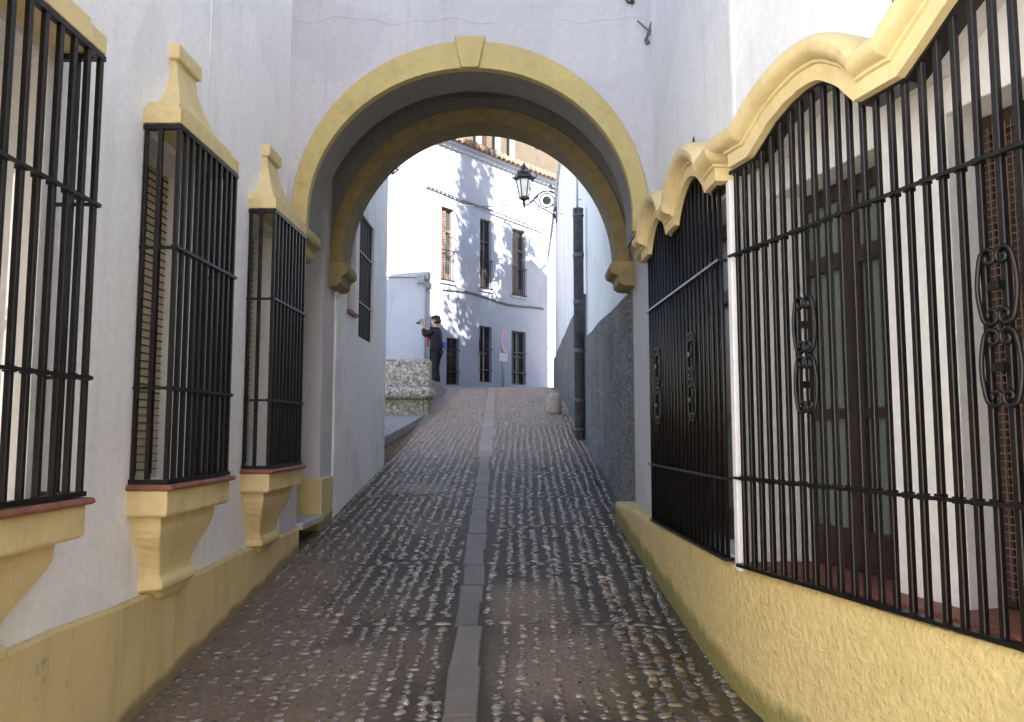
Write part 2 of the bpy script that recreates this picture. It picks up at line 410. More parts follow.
# cobbles -------------------------------------------------------
ring = 8
prof = [(1.0, -.55), (.93, .25), (.62, .78), (.0, 1.0)]
tv = []
for r, z in prof[:-1]:
    for k in range(ring): tv.append((r*math.cos(2*PI*k/ring), r*math.sin(2*PI*k/ring), z))
tv.append((0, 0, 1)); tv = np.array(tv)
tf = []
for i in range(2):
    for k in range(ring): tf.append((i*ring+k, i*ring+(k+1) % ring, (i+1)*ring+(k+1) % ring, (i+1)*ring+k))
for k in range(0, ring, 2): tf.append((2*ring+k, 2*ring+(k+1) % ring, 2*ring+(k+2) % ring, 3*ring))
tf = np.array(tf)
P = []
bands = [3.05, 4.25, 5.3, 6.25, 7.3, 8.45, 9.9, 11.1]
y = 2.3
c_x = []
x = -1.56
while x < .90:
    c_x.append(x); x += .083 + random.uniform(-.008, .009)
for cx_ in c_x:
    y = 2.3 + random.random()*.05
    ph = random.random()*6
    while y < 12.2:
        st = .046 + random.uniform(-.008, .013)
        y += st
        x_ = cx_ + .012*math.sin(y*1.7+ph) + random.gauss(0, .006)
        if abs(x_-strip_c(y)) < .098: continue
        if any(abs(y-b) < .035 for b in bands): continue
        if random.random() < .04: continue
        sx = random.uniform(.020, .037); sy = random.uniform(.015, .0245)
        if x_ > .45 and y < 5: sx *= 1.15; sy *= 1.25
        P.append((x_, y, sx, sy, random.uniform(.009, .016), random.gauss(0, .25)))
# upper finer stretch
y = 12.2
while y < 20.3:
    y += .085
    x = -1.62 + random.random()*.05
    while x < .84:
        x += random.uniform(.06, .10)
        if abs(x-strip_c(y)) < .12 : continue
        P.append((x, y+random.gauss(0, .012), random.uniform(.026, .042), random.uniform(.022, .036), random.uniform(.010, .016), random.gauss(0, .3)))
# cross bands of longer stones
for b in bands:
    x = -1.5
    while x < .88:
        L = random.uniform(.035, .07); x += L
        if abs(x-strip_c(b)) > .11:
            P.append((x, b+random.gauss(0, .004), L*.92, random.uniform(.016, .022), .013, random.gauss(0, .06)))
        x += L
P = np.array(P); n = len(P)
ca, sa = np.cos(P[:, 5]), np.sin(P[:, 5])
wob = 1+.16*rng.standard_normal((n, len(tv)))*(np.array([1]*ring+[1]*ring+[.7]*ring+[0]))
lx = tv[None, :, 0]*P[:, 2:3]*wob; ly = tv[None, :, 1]*P[:, 3:4]*wob
tilt = rng.normal(0, .10, (n, 2))
VX = P[:, 0:1]+lx*ca[:, None]-ly*sa[:, None]; VY = P[:, 1:2]+lx*sa[:, None]+ly*ca[:, None]
flp = fill(P[:, 0], P[:, 1])
VZ = (bedz(P[:, 0], P[:, 1])-.007)[:, None]+tv[None, :, 2]*P[:, 4:5] + K*(VY-P[:, 1:2]) + tilt[:, :1]*lx + tilt[:, 1:]*ly - (.006*rng.random(n))[:, None] + .007*flp[:, None]
VV = np.stack([VX, VY, VZ], -1).reshape(-1, 3)
FF = (tf[None]+(np.arange(n)*len(tv))[:, None, None]).reshape(-1, 4)
g = np.clip(rng.lognormal(math.log(.135), .33, n), .05, .36)
warm = rng.normal(.06, .05, n)
tint = np.stack([g*(1+warm*.9), g*(1+.0*warm), g*(1-warm)], -1)
rd = (rng.random(n) < .10)[:, None]; tint = np.where(rd, tint*np.array([1.12, .96, .90]), tint)
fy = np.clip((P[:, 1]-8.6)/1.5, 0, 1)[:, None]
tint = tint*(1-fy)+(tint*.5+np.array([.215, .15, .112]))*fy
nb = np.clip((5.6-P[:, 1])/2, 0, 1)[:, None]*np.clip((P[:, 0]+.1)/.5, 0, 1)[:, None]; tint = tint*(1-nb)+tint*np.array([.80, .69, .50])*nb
tint = np.repeat(tint*np.array([1.12, 1.0, .86]), len(tv), 0)
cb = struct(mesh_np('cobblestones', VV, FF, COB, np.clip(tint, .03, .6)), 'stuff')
# centre strip of flat slabs, each a little different ------------------------------------
V = []; Fs = []; T = []
y = 1.6
while y < 19.7:
    L = random.uniform(.28, .5)
    a0, a1 = y+.002, y+L-.002; hw = (.068 if y < 9.2 else .086)+random.uniform(-.007, .007)
    dz = .001+random.uniform(-.0025, .0025); o = len(V); j = [random.uniform(-.012, .012) for _ in range(4)]
    x0, x1 = strip_c(a0), strip_c(a1)
    b = .008
    top = [(x0-hw+j[0], a0), (x0+hw+j[1], a0), (x1+hw+j[2], a1), (x1-hw+j[3], a1)]
    ins = [(x0-hw+j[0]+b, a0+b), (x0+hw+j[1]-b, a0+b), (x1+hw+j[2]-b, a1-b), (x1-hw+j[3]+b, a1-b)]
    zb = lambda p: float(bedz(np.array(p[0]), np.array(p[1])))
    V += [(p[0], p[1], zb(p)-.05) for p in top]+[(p[0], p[1], zb(p)+dz-.004) for p in top]+[(p[0], p[1], zb(p)+dz) for p in ins]
    Fs += [(o+i, o+(i+1) % 4, o+4+(i+1) % 4, o+4+i) for i in range(4)]+[(o+4+i, o+4+(i+1) % 4, o+8+(i+1) % 4, o+8+i) for i in range(4)]+[(o+8, o+9, o+10, o+11)]
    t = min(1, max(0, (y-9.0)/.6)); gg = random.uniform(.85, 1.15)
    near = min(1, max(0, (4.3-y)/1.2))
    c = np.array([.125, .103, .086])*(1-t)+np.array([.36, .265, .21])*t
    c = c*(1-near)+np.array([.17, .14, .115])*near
    T += [tuple(c*gg)]*12
    y += L
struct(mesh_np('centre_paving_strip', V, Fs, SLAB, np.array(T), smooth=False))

# ------------------------------------------------------------------ spiral ironwork helper
def scroll(mb, F, u0, va, vb, amp, wd=-.0, r=.006):
    """two stacked pairs of C-scrolls mirrored about the bar at u0, between heights va and vb"""
    h = (vb-va)/2
    for k in range(2):
        b = va+k*h; t = b+h
        for sgn in (-1, 1):
            pts = []
            cr = h*.13
            def spiral(cv, start, turn):
                out = []
                for i in range(15):
                    f = i/14; a = start+turn*f*2*PI*1.15; rad = cr*(.25+.75*(1-f))
                    out.append((u0+sgn*(amp*.62+rad*math.cos(a)), cv+rad*math.sin(a)))
                return out
            top = spiral(t-cr*1.1, PI*.0, 1)
            bot = spiral(b+cr*1.1, PI*.0, -1)
            mid = [(u0+sgn*(amp*(.62)+cr*math.cos(0)+ (amp*.30)*math.sin(PI*f)), (b+cr*1.1)+(h-2.2*cr)*f) for f in [i/12 for i in range(1, 12)]]
            pts = list(reversed(bot))+mid+top
            mb.tube([F(u, v, wd) for u, v in pts], r, 6)
        mb.box(u0-.018, u0+.018, b+h*.5-.012, b+h*.5+.012, wd-.014, wd+.014, F)
    return mb

# ------------------------------------------------------------------ LEFT HOUSE
LH = thing('white_house', 'white house on the left with three barred bay windows on yellow corbels', 'house', (-1.6, 3.5, .48))
FL = frame((-1.6, 0), (0, 1), (-1, 0))
wins = [(1.62, 2.56), (3.155, 3.815), (4.415, 5.055)]
SZ0, SZ1 = 1.40, 2.888
ops = [(a+.055, b-.055, SZ0-.02, SZ1-.03) for a, b in wins]
mb = MB(); wall_grid(mb, FL, -6.5, 5.15, -1.6, 5.0, ops, .2)
# rear body behind the recesses
mb.box(-6.5, 5.149, -1.6, 4.999, .2, 3.4, FL)
mb.build('wall', WHITE, LH, bevel=.012)
# plinth
mb = MB()
N = 60
for i in range(N):
    a, b = -6.52+i*(12.0/N), -6.52+(i+1)*(12.0/N)
    t = lambda y: .925+.006*math.sin(y*3.1)+.004*math.sin(y*7.7)
    if i == 0: rings = []
    rings.append([FL(a, zg(a)-.25, -.03), FL(a, t(a)-.012, -.03+.003*math.sin(a*5)), FL(a, t(a), -.018), FL(a, t(a), .05), FL(a, zg(a)-.25, .05)])
rings.append([FL(5.5, zg(5.5)-.25, -.03), FL(5.5, .925-.012, -.03), FL(5.5, .925, -.018), FL(5.5, .925, .05), FL(5.5, zg(5.5)-.25, .05)])
# where the street rises above the ledge the plinth goes on as a low skirting
mb.loft(rings); mb.build('plinth', YELP, LH)
# thin seam in the plaster
mb = MB(); mb.tube([FL(3.80, 3.25, .0), FL(3.805, 4.2, .0), FL(3.80, 4.95, .0)], .005, 6); mb.build('conduit', WHITE, LH)

def corbel(mb, F, c, half):
    k = half/.33
    L = [(1.360, .335*k, .335*k, .165), (1.262, .335*k, .335*k, .165), (1.252, .325*k, .322*k, .155), (1.250, .285*k, .282*k, .118),
         (1.195, .28*k, .275*k, .115), (1.165, .272*k, .262*k, .108), (1.13, .255*k, .235*k, .096), (1.09, .235*k, .200*k, .082),
         (1.05, .220*k, .172*k, .070), (1.015, .212*k, .155*k, .063), (.990, .212*k, .150*k, .062), (.978, .214*k, .160*k, .072), (.965, .218*k, .172*k, .084), (.940, .218*k, .172*k, .084),
         (.930, .205*k, .155*k, .072), (.915, .17*k, .125*k, .06), (.895, .15*k, .10*k, .05), (.885, .13*k, .08*k, .042)]
    rings = [[F(c-hw, z, .01), F(c-hf, z, -pr), F(c+hf, z, -pr), F(c+hw, z, .01)] for z, hw, hf, pr in L]
    return mb.loft(rings)
def pediment(mb, F, c, half):
    k = half/.33
    L = [(2.890, .335*k, .160), (2.956, .335*k, .160), (2.957, .300*k, .134), (2.998, .298*k, .132)]
    rings = [[F(c-hw, z, .01), F(c-hw, z, -pr), F(c+hw, z, -pr), F(c+hw, z, .01)] for z, hw, pr in L]
    mb.loft(rings)
    rings = []
    for i in range(11):
        f = i/10; hw = (.105+.20*(1-f)**2.3)*k; pr = .026+.112*(1-f)**1.7
        z = 2.957+.325*f if i else 2.958
        rings.append([F(c-hw, z, .01), F(c-hw, z, -pr), F(c+hw, z, -pr), F(c+hw, z, .01)])
    mb.loft(rings)
    mb.loft([[F(c-hw, z, .01), F(c-hw, z, -pr), F(c+hw, z, -pr), F(c+hw, z, .01)] for z, hw, pr in
             [(3.276, .118*k, .04), (3.282, .125*k, .046), (3.345, .125*k, .046), (3.35, .12*k, .04)]])
    return mb
for i, (a, b) in enumerate(wins):
    c = (a+b)/2; half = (b-a)/2; pr = .150
    # lining at the back of the recess: the window itself
    mb = MB(); mb.box(a+.058, b-.058, SZ0-.018, SZ1-.033, .17, .199, FL)
    win = mb.build('window', BLIND, LH)
    mb = MB()
    z = SZ0+.02
    while z < SZ1-.06:
        mb.box(a+.06, b-.06, z, z+.0035, .163, .1697, FL); z += .036
    u = a+.09
    while u < b-.08:
        mb.box(u, u+.003, SZ0, SZ1-.05, .1635, .1699, FL); u += .15
    mb.build('blind', DARK, win)
    # grille
    mb = MB(); h = .0095
    nb = int(round((b-a-.02)/(.066 if i else .078)))
    for k in range(nb+1):
        u = a+.012+(b-a-.024)*k/nb
        j1, j2 = random.gauss(0, .0015)*(0 < k < nb), random.gauss(0, .0015)*(0 < k < nb)
        mb.bar((u+j1, SZ0-.012, -pr), (u+j2, SZ1, -pr), h, FL)
        for zc in (1.775, 2.36): mb.box(u+j1-.0125, u+j1+.0125, zc-.009+j2, zc+.009+j2, -pr-.0135, -pr+.0125, FL)
    for s_, uu in ((-1, a+.012), (1, b-.012)):
        mb.bar((uu, SZ0-.012, -pr*.48), (uu, SZ1, -pr*.48), h, FL)
        mb.bar((uu, SZ0-.012, -.012), (uu, SZ1, -.012), h*.8, FL)
    for z in (1.775, 2.36):
        mb.box(a-.006, b+.006, z-.006, z+.006, -pr-.019, -pr-.0101, FL)
        for uu in (a+.012, b-.012):
            mb.box(uu-.005, uu+.005, z-.006, z+.006, -pr-.012, .03, FL)
    mb.box(a-.004, b+.004, SZ0-.012, SZ0+.004, -pr-.016, -pr+.012, FL)
    for uu in (a+.012, b-.012): mb.box(uu-.012, uu+.012, SZ0-.0125, SZ0+.0035, -pr+.012, .0, FL)
    mb.box(a-.004, b+.004, SZ1-.022, SZ1-.004, -pr-.012, -pr+.012, FL)
    for uu in (a+.012, b-.012): mb.box(uu-.012, uu+.012, SZ1-.0225, SZ1-.0045, -pr+.012, -.0, FL)
    mb.build('grille', IRON, win)
    mb = MB()
    prf = [(.0, .0), (.010, .180), (.014, .188), (.020, .190), (.028, .187), (.033, .18), (.034, 0)]
    rings = [[FL(a-.012-(p-.18)*.6, 1.351+z, .0), FL(a-.012-(p-.18)*.6, 1.351+z, -p), FL(b+.012+(p-.18)*.6, 1.351+z, -p), FL(b+.012+(p-.18)*.6, 1.351+z, .0)] for z, p in prf[1:-1]]
    mb.loft(rings); mb.build('sill', TERRA, win)
    mb = MB(); corbel(mb, FL, c, half); mb.build('corbel', YEL, win, bevel=.006)
    mb = MB(); pediment(mb, FL, c, half); mb.build('pediment', YEL, win, bevel=.005)
    win['label'] = ['nearest barred bay window, cut by the left edge of the photo', 'middle barred bay window with a flared yellow pediment', 'farthest barred bay window next to the arch'][i]

# ------------------------------------------------------------------ ARCHWAY
Y0, Y1, Y2, Y3 = 5.15, 5.50, 6.35, 6.62
AW = thing('archway', 'white archway spanning the alley with a yellow ring moulding and keystone', 'archway', (-.36, 5.2, .72))
FA = frame((0, Y0), (1, 0), (0, 1))
def arc(cx_, cz, r, n=40, rz=None): return [(cx_+r*math.cos(PI-PI*i/n), cz+(rz or r)*math.sin(PI-PI*i/n)) for i in range(n+1)]
def arch_panel(mb, F, x0, x1, zb, zt, cx_, cz, r, w0, w1, rz=None):
    A = [(cx_-r, zb)]+arc(cx_, cz, r, 40, rz)+[(cx_+r, zb)]
    B = [(x0, zb), (x0, cz)]
    n = len(A)
    B = []
    for (u, v) in A:
        # radial projection to the rectangle outline
        if v <= cz: B.append((x0 if u < cx_ else x1, v)); continue
        du, dv = u-cx_, v-cz
        t = min(((x1-cx_)/du if du > 1e-6 else 1e9), ((x0-cx_)/du if du < -1e-6 else 1e9), ((zt-cz)/dv if dv > 1e-6 else 1e9))
        B.append((cx_+du*t, cz+dv*t))
    # corners
    mb.strip(A, B, F, w0, w1)
    for xc in (x0, x1):
        best = [i for i in range(n-1) if (abs(B[i][0]-xc) < 1e-6) != (abs(B[i+1][0]-xc) < 1e-6)]
        for i in best:
            mb.prism([B[i], B[i+1], (xc, zt)], F, w0, w1)
CXF, CZF = -.366, 3.045; RF = 1.10; RFZ = 1.03; CXB, CZB, RB, RBZ = -.37, 2.985, 1.135, 1.195
mb = MB()
arch_panel(mb, FA, -1.64, .95, 2.90, 5.4, CXF, CZF, RF, 0, Y1-Y0, RFZ)
mb.box(-1.9, 1.3, 0.36, 1.46, 4.32, 5.4, FA) if False else None
FB = frame((0, Y2), (1, 0), (0, 1))
arch_panel(mb, FB, -1.62, .925, 2.88, 4.40, CXB, CZB, RB, 0, Y3-Y2, RBZ)
mb.box(-1.9, 1.3, Y1, Y3, 4.40, 5.4)
mb.build('vault', DARKVAULT, AW)
mb = MB()
# passage walls
FPL = frame((-1.6, 0), (0, 1), (-1, 0)); FPR = frame((.905, 0), (0, 1), (1, 0))
wall_grid(mb, FPL, Y0+.001, 6.5, 0, 5.39, [(5.53, 6.13, .55, 3.53)], .30)
mb.box(Y0+.001, 6.499, 0, 5.389, .30, 1.6, FPL)
wall_grid(mb, FPR, Y0-.02, Y3, 0, 5.39, [], .3)
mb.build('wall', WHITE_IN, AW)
# front face skin: the outer wall above the arch has a paler colour than the dark vault
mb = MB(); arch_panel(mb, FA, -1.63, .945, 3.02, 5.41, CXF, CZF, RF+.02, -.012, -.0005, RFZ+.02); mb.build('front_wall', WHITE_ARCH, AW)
mb = MB()
def crack(pts):
    mb.tube(pts, .0011, 4)
crack([FA(x, 4.40+.02*math.sin(x*9)+.012*math.sin(x*23)-.02*x, -.0125) for x in np.linspace(-1.6, -.2, 24)])
crack([FA(x, 4.41+.015*math.sin(x*11)+.01*math.sin(x*27), -.0125) for x in np.linspace(.25, .8, 10)])
mb.build('plaster_crack', simple('hairline_crack', (.32, .31, .33), .9, 0, .2), AW)
def ringmesh(mb, F, cx_, cz, r0, r1, zb, w0, w1, z0=None, z1=None):
    A = [(cx_-r0, zb)]+arc(cx_, cz, r0, 56, z0)+[(cx_+r0, zb)]; B = [(cx_-r1, zb)]+arc(cx_, cz, r1, 56, z1)+[(cx_+r1, zb)]
    return mb.strip(A, B, F, w0, w1)
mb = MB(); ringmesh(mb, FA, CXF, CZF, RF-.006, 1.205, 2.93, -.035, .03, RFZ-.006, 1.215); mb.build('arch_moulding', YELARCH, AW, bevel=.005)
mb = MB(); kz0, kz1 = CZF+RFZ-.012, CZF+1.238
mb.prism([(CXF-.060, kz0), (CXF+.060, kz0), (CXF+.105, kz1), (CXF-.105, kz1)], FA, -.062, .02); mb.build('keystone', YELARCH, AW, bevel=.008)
mb = MB(); ringmesh(mb, FB, CXB, CZB, RB-.006, 1.240, 2.86, -.05, Y3-Y2+.01, RBZ-.006, 1.315); mb.build('inner_arch_moulding', simple('dark_ochre_paint', (.22, .17, .08), .8, 0, .3, .2, 10, .2), AW, bevel=.005)  # inner ring in a darker ochre than the front ring
IMPY = YELARCH
def impost(mb, F, xa, xb, zt, depth, w0):
    """bracket impost from wall face xa projecting to xb, rounded top"""
    d = xb-xa; s_ = 1 if d > 0 else -1
    prf = [(0, zt), (d*.95, zt), (d*1.08, zt-.012), (d*1.17, zt-.04), (d*1.18, zt-.07), (d*1.1, zt-.10), (d*.88, zt-.115), (d*.8, zt-.125), (d*.78, zt-.18), (d*.55, zt-.205), (0, zt-.21)]
    mb.prism([(xa+u, v) for u, v in prf], F, w0, depth)
for xa, xb in ((-1.61, -1.47), (.91, .73)):
    mb = MB(); impost(mb, FB, xa, xb, 2.985, Y3-Y2+.03, -.075); mb.build('impost', simple('dark_ochre_impost', (.27, .21, .10), .8, 0, .3, .2, 10, .2), AW, bevel=.012)  # inner imposts in a darker ochre than the front pair
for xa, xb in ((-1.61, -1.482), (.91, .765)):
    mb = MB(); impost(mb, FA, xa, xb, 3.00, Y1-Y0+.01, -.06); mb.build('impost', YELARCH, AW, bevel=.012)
# doorway recess: plinth on the far jamb, stone step
mb = MB(); mb.box(6.105, 6.128, .6, 1.235, .0, .297, FPL); mb.box(6.10, 6.46, .6, 1.23, -.028, .002, FPL); mb.build('plinth', YELP, AW, bevel=.006)
mb = MB(); mb.box(5.54, 6.12, .905, .955, -.045, .298, FPL); mb.build('doorstep', MARBLE, AW, bevel=.006)
mb = MB(); mb.box(5.55, 6.11, .955, 3.5, .262, .299, FPL)
mb.build('door', simple('grey_door_paint', (.20, .20, .21), .6), AW)

# ------------------------------------------------------------------ RIGHT HOUSE (near)
RH = thing('white_house', 'white house on the right with wide black grilles under wavy yellow cornices', 'house', (1.0, 3.4, .47))
l1 = math.hypot(.314, 1); e1 = (.314/l1, -1/l1); i1 = (1/l1, .314/l1)
F1 = frame((.924, 3.39), e1, i1)
l2 = math.hypot(.05, 1); e2 = (-.05/l2, 1/l2); i2 = (1/l2, .05/l2)
F2 = frame((.90, 3.5), e2, i2)
def curve1(u):
    pts = [(-.2, 2.742), (.0, 2.742), (.19, 2.744), (.245, 2.776), (.345, 2.836), (.443, 2.870), (.537, 2.887), (.60, 2.886), (.65, 2.876), (.743, 2.812), (.823, 2.722), (1.02, 2.722),
           (1.117, 2.784), (1.208, 2.847), (1.3, 2.90), (1.4, 2.935), (1.5, 2.945)]
    if u > 1.5: u = 3.0-u
    for (a, b), (c, d) in zip(pts, pts[1:]):
        if a <= u <= c: return b+(d-b)*(u-a)/(c-a)
    return 2.742
def curve2(u):
    if .12 < u < .70: return 2.722+.165*math.sin(PI*(u-.12)/.58)**.75
    if .91 < u < 1.40: return 2.722+.165*math.sin(PI*(u-.91)/.49)**.75
    return 2.722
# wall parts of segment 1 (bent towards the camera)
UE = 3.0
mb = MB()
us = sorted(set([0, .19, .823, 1.02, 1.98, 2.177, 2.81, UE]+list(np.linspace(0, UE, 90))))
A = [(u, curve1(u)+.03) for u in us]; B = [(u, 5.0) for u in us]
mb.strip(A, B, F1, .035, .30)
# back wall of the bay with two door openings
o1 = [(.035, .70, 1.04, 2.635), (.985, 1.65, 1.04, 2.635), (1.93, 2.6, 1.04, 2.635)]
FBk = lambda u, v, w_=0: F1(u, v, .17+w_)
wl = MB(); wall_grid(wl, FBk, .0, UE, .98, 3.2, o1, .17); wl.build('bay_lining', plaster('brightened_lining_white', (.90, .89, .88), (.84, .83, .81), .3), RH, bevel=.006)  # extra white base stands in for light missing inside the bay
mb.box(-.03, .002, 1.0, 5.0, .02, .30, F1)
mb.box(UE, 8, -1, 5.0, .035, .40, F1)
mb.box(0, 8, -1, 4.99, .44, 3.0, F1)

# segment 2 wall behind the small grille
F2w = lambda u, v, w_=0: F2(u, v, .055+w_)
wall_grid(mb, F2w, -.10, 1.66, 0, 5.0, [(.07, 1.50, 1.04, 2.70)], .2)
mb.box(-.10, 1.66, 0, 4.99, .26, 2.5, F2)
mb.box(-.09, -.035, 1.0, 2.72, .012, .06, F2)
mb.build('wall', plaster('white_limewash_warm', (.75, .74, .735), (.60, .58, .555), .5), RH, bevel=.008)
# plinth
mb = MB(); rings = []
def pl_ring(F, u, zt, w_):
    p = F(u, 0, w_); y = p[1]; z0 = zg(y)-.3
    return [F(u, z0, w_), F(u, zt-.03, w_), F(u, zt-.008, w_+.008), F(u, zt, w_+.03), F(u, zt, w_+.2), F(u, z0, w_+.2)]
for u in np.linspace(3.0, .30, 27): rings.append(pl_ring(F2, u, 1.028+.004*math.sin(u*6), .0-.004))
rA, rB = pl_ring(F2, .30, 1.028, -.004), pl_ring(F1, .26, 1.022, 0); rC = [tuple((a+b)/2 for a, b in zip(p, q)) for p, q in zip(pl_ring(F2, -.05, 1.026, -.004), pl_ring(F1, -.02, 1.024, 0))]
for t in np.linspace(.1, .9, 9): rings.append([tuple((1-t)**2*a+2*t*(1-t)*c+t*t*b for a, b, c in zip(p, q, r_)) for p, q, r_ in zip(rA, rB, rC)])
for u in np.linspace(.26, 8, 58): rings.append(pl_ring(F1, u, 1.022+.004*math.sin(u*5), .0+.004*math.sin(u*2)))
rings = [r for r in rings if True]
mb.loft(rings, smooth=False); mb.build('plinth', YELR, RH, bevel=.0)
CPROF = [(0, 0), (0, .050), (.058, .050), (.062, .062), (.072, .064), (.076, .078), (.088, .100), (.106, .112), (.128, .113), (.146, .100), (.158, .074), (.164, .035), (.165, -.06), (0, -.06)]
def cornice(mb, F, curve, u0, u1, nn, far_return, near_return, umore=()):
    """sweep CPROF along the curve; returns run back into the wall at the ends"""
    o = Vector(F(0, 0, -1))-Vector(F(0, 0, 0)); e = Vector(F(1, 0, 0))-Vector(F(0, 0, 0))
    us = sorted(set(list(np.linspace(u0, u1, nn))+list(umore)))
    path = []
    if far_return:
        path.append((F(u0, curve(u0), far_return), (0, 0, 1), -e)); path.append((F(u0, curve(u0), 0), (0, 0, 1), o-e))
    for i, u in enumerate(us):
        if far_return and i == 0: continue
        if near_return and i == len(us)-1: continue
        m = Vector((0, 0))
        for q in (-.08, -.06, -.04, -.02, .001, .02, .04, .06, .08):
            sl_ = (curve(u+q+.008)-curve(u+q-.008))/.016; m += Vector((-sl_, 1)).normalized()
        m = m/9; m /= max(.85, m.length)
        Nv = e*m.x+Vector((0, 0, 1))*m.y
        path.append((F(u, curve(u), 0), Nv, o))
    if near_return:
        path.append((F(u1, curve(u1), 0), (0, 0, 1), o+e)); path.append((F(u1, curve(u1), near_return), (0, 0, 1), e))
    mb.sweep(path, CPROF); return mb
mb = MB(); cornice(mb, F1, curve1, .10, UE+.05, 110, .10, .1, (.19, .823, 1.02, 1.98, 2.177, 2.81))
mb.build('cornice', YEL, RH, auto=38)
mb = MB(); cornice(mb, lambda u, v, w_=0: F2(u, v, w_+.008), curve2, -.012, 1.60, 100, .10, None, (.12, .70, .91, 1.40))
mb.build('cornice', YEL, RH, auto=38)
# iron spike on the cornice
mb = MB(); p = Vector(F2(.50, 3.03, .02)); mb.lathe([(.004, 0), (.004, .03), (.012, .035), (.014, .05), (.010, .07), (.002, .115)], p, 8); mb.build('finial', IRON, RH)
# big bay: terracotta sill, two french windows
win = MB().box(.0, UE, 1.024, 1.046, .04, .338, F1).build('sill', TERRA, RH)
def french(F, u0, u1, z0, z1, mesh):
    m = MB(); t = .05
    m.box(u0+.004, u1-.004, z0, z1-.004, .0, .03, F) if False else None
    for a, b, c, d, w0, w1 in [(u0, u0+t, z0, z1, 0, .05), (u1-t, u1, z0, z1, 0, .05), (u0+t, u1-t, z1-t*1.4, z1, 0, .05), (u0+t, u1-t, z0, z0+.16, .004, .05), (u0+t, u1-t, z0+1.22, z0+1.29, -.004, .046),
                               ((u0+u1)/2-.04, (u0+u1)/2+.04, z0+.16, z0+1.22, -.006, .045), (u0+t, u1-t, z0+.60, z0+.645, .006, .046), ((u0+u1)/2-.03, (u0+u1)/2+.03, z0+1.29, z1-t*1.4, .002, .045)]:
        m.box(a+.001, b-.001, c+.001, d-.001, w0, w1, F)
    o = m.build('french_window', WOOD, RH, bevel=.004)
    m = MB(); m.box(u0+.03, u1-.03, z0+.1, z1-.04, .028, .034, F); m.build('pane', NET, o)
    if mesh:
        m = MB()
        for k in range(28): u = u0+.03+k*.0215; m.box(u, u+.003, z0+.03, z1-.05, -.016, -.013, F) if u < u1-.03 else None
        for k in range(62): z = z0+.04+k*.0245; m.box(u0+.03, u1-.03, z, z+.003, -.0129, -.010, F) if z < z1-.05 else None
        m.build('wire_screen', simple('rusty_wire', (.16, .10, .07), .6), o)
        m = MB(); m.box(u0+.05, u1-.05, z0+.05, z1-.06, .012, .020, F); m.build('shutter', WOOD, o)
    return o
FD = lambda u, v, w_=0: F1(u, v, .30+w_)
french(FD, .036, .699, 1.048, 2.63, False); french(FD, .986, 1.649, 1.048, 2.63, True); french(FD, 1.931, 2.599, 1.048, 2.63, False)
# the big grille
mb = MB(); k = 0
u = .034
while u < UE-.02:
    j1, j2 = random.gauss(0, .0016), random.gauss(0, .0016)
    mb.bar((u+j1, 1.036, j2*.5), (u+j2, curve1(u)+.004, j1*.5), .0099+random.gauss(0, .0003), F1)
    for zc in (1.40, 2.365): mb.box(u+j1-.0135, u+j1+.0135, zc-.010+j2, zc+.010+j2, -.0133, .0122, F1)
    u += .0645
for z in (1.40, 2.365): mb.box(-.012, UE, z-.006, z+.006, -.024, -.0132, F1)
mb.box(-.012, UE, 1.026, 1.040, -.022, .016, F1)
us = sorted(set(list(np.linspace(0, UE, 100))+[.19, .823, 1.02, 1.98]))
mb.strip([(u, curve1(u)-.012) for u in us], [(u, curve1(u)+.003) for u in us], F1, -.016, .06)
gb = mb.build('grille', IRON, RH, label='wide black grille in front of two french windows')
for u0 in (.486, 1.31, 2.13):
    mb = MB(); scroll(mb, F1, u0, 1.66, 2.11, .036, -.019, .0072); mb.build('scroll_ornament', IRON, gb)
# the small projecting grille
mb = MB(); n2 = 20
for k in range(n2+1):
    u = .02+1.53*k/n2; mb.tube([F2(u, 1.04, 0), F2(u, curve2(u)+.004, 0)], .0105, 8)
for z in (1.39, 2.375):
    mb.box(0, 1.57, z-.006, z+.006, -.021, -.0112, F2); mb.box(.008, .02, z-.0055, z+.0055, -.012, .08, F2)
mb.box(0.004, 1.57, 1.030, 1.044, -.019, .015, F2); mb.box(.008, .03, 1.0305, 1.0435, .015, .06, F2)
us = sorted(set(list(np.linspace(0.005, 1.57, 80))+[.12, .7, .91, 1.4]))
mb.strip([(u, curve2(u)-.012) for u in us], [(u, curve2(u)+.003) for u in us], F2, -.014, .05)
for dz in (0,): mb.tube([F2(.018, 1.04, .04), F2(.018, 2.2, .04)], .007, 8)
gs = mb.build('grille', IRON, RH, label='narrower black grille with two humps next to the arch')
for u0 in (.50, 1.28):
    mb = MB(); scroll(mb, F2, u0, 1.64, 2.11, .042, -.018, .0060); mb.build('scroll_ornament', IRON, gs)
french(lambda u, v, w_=0: F2(u, v, .19+w_), .071, 1.499, 1.045, 2.69, False)
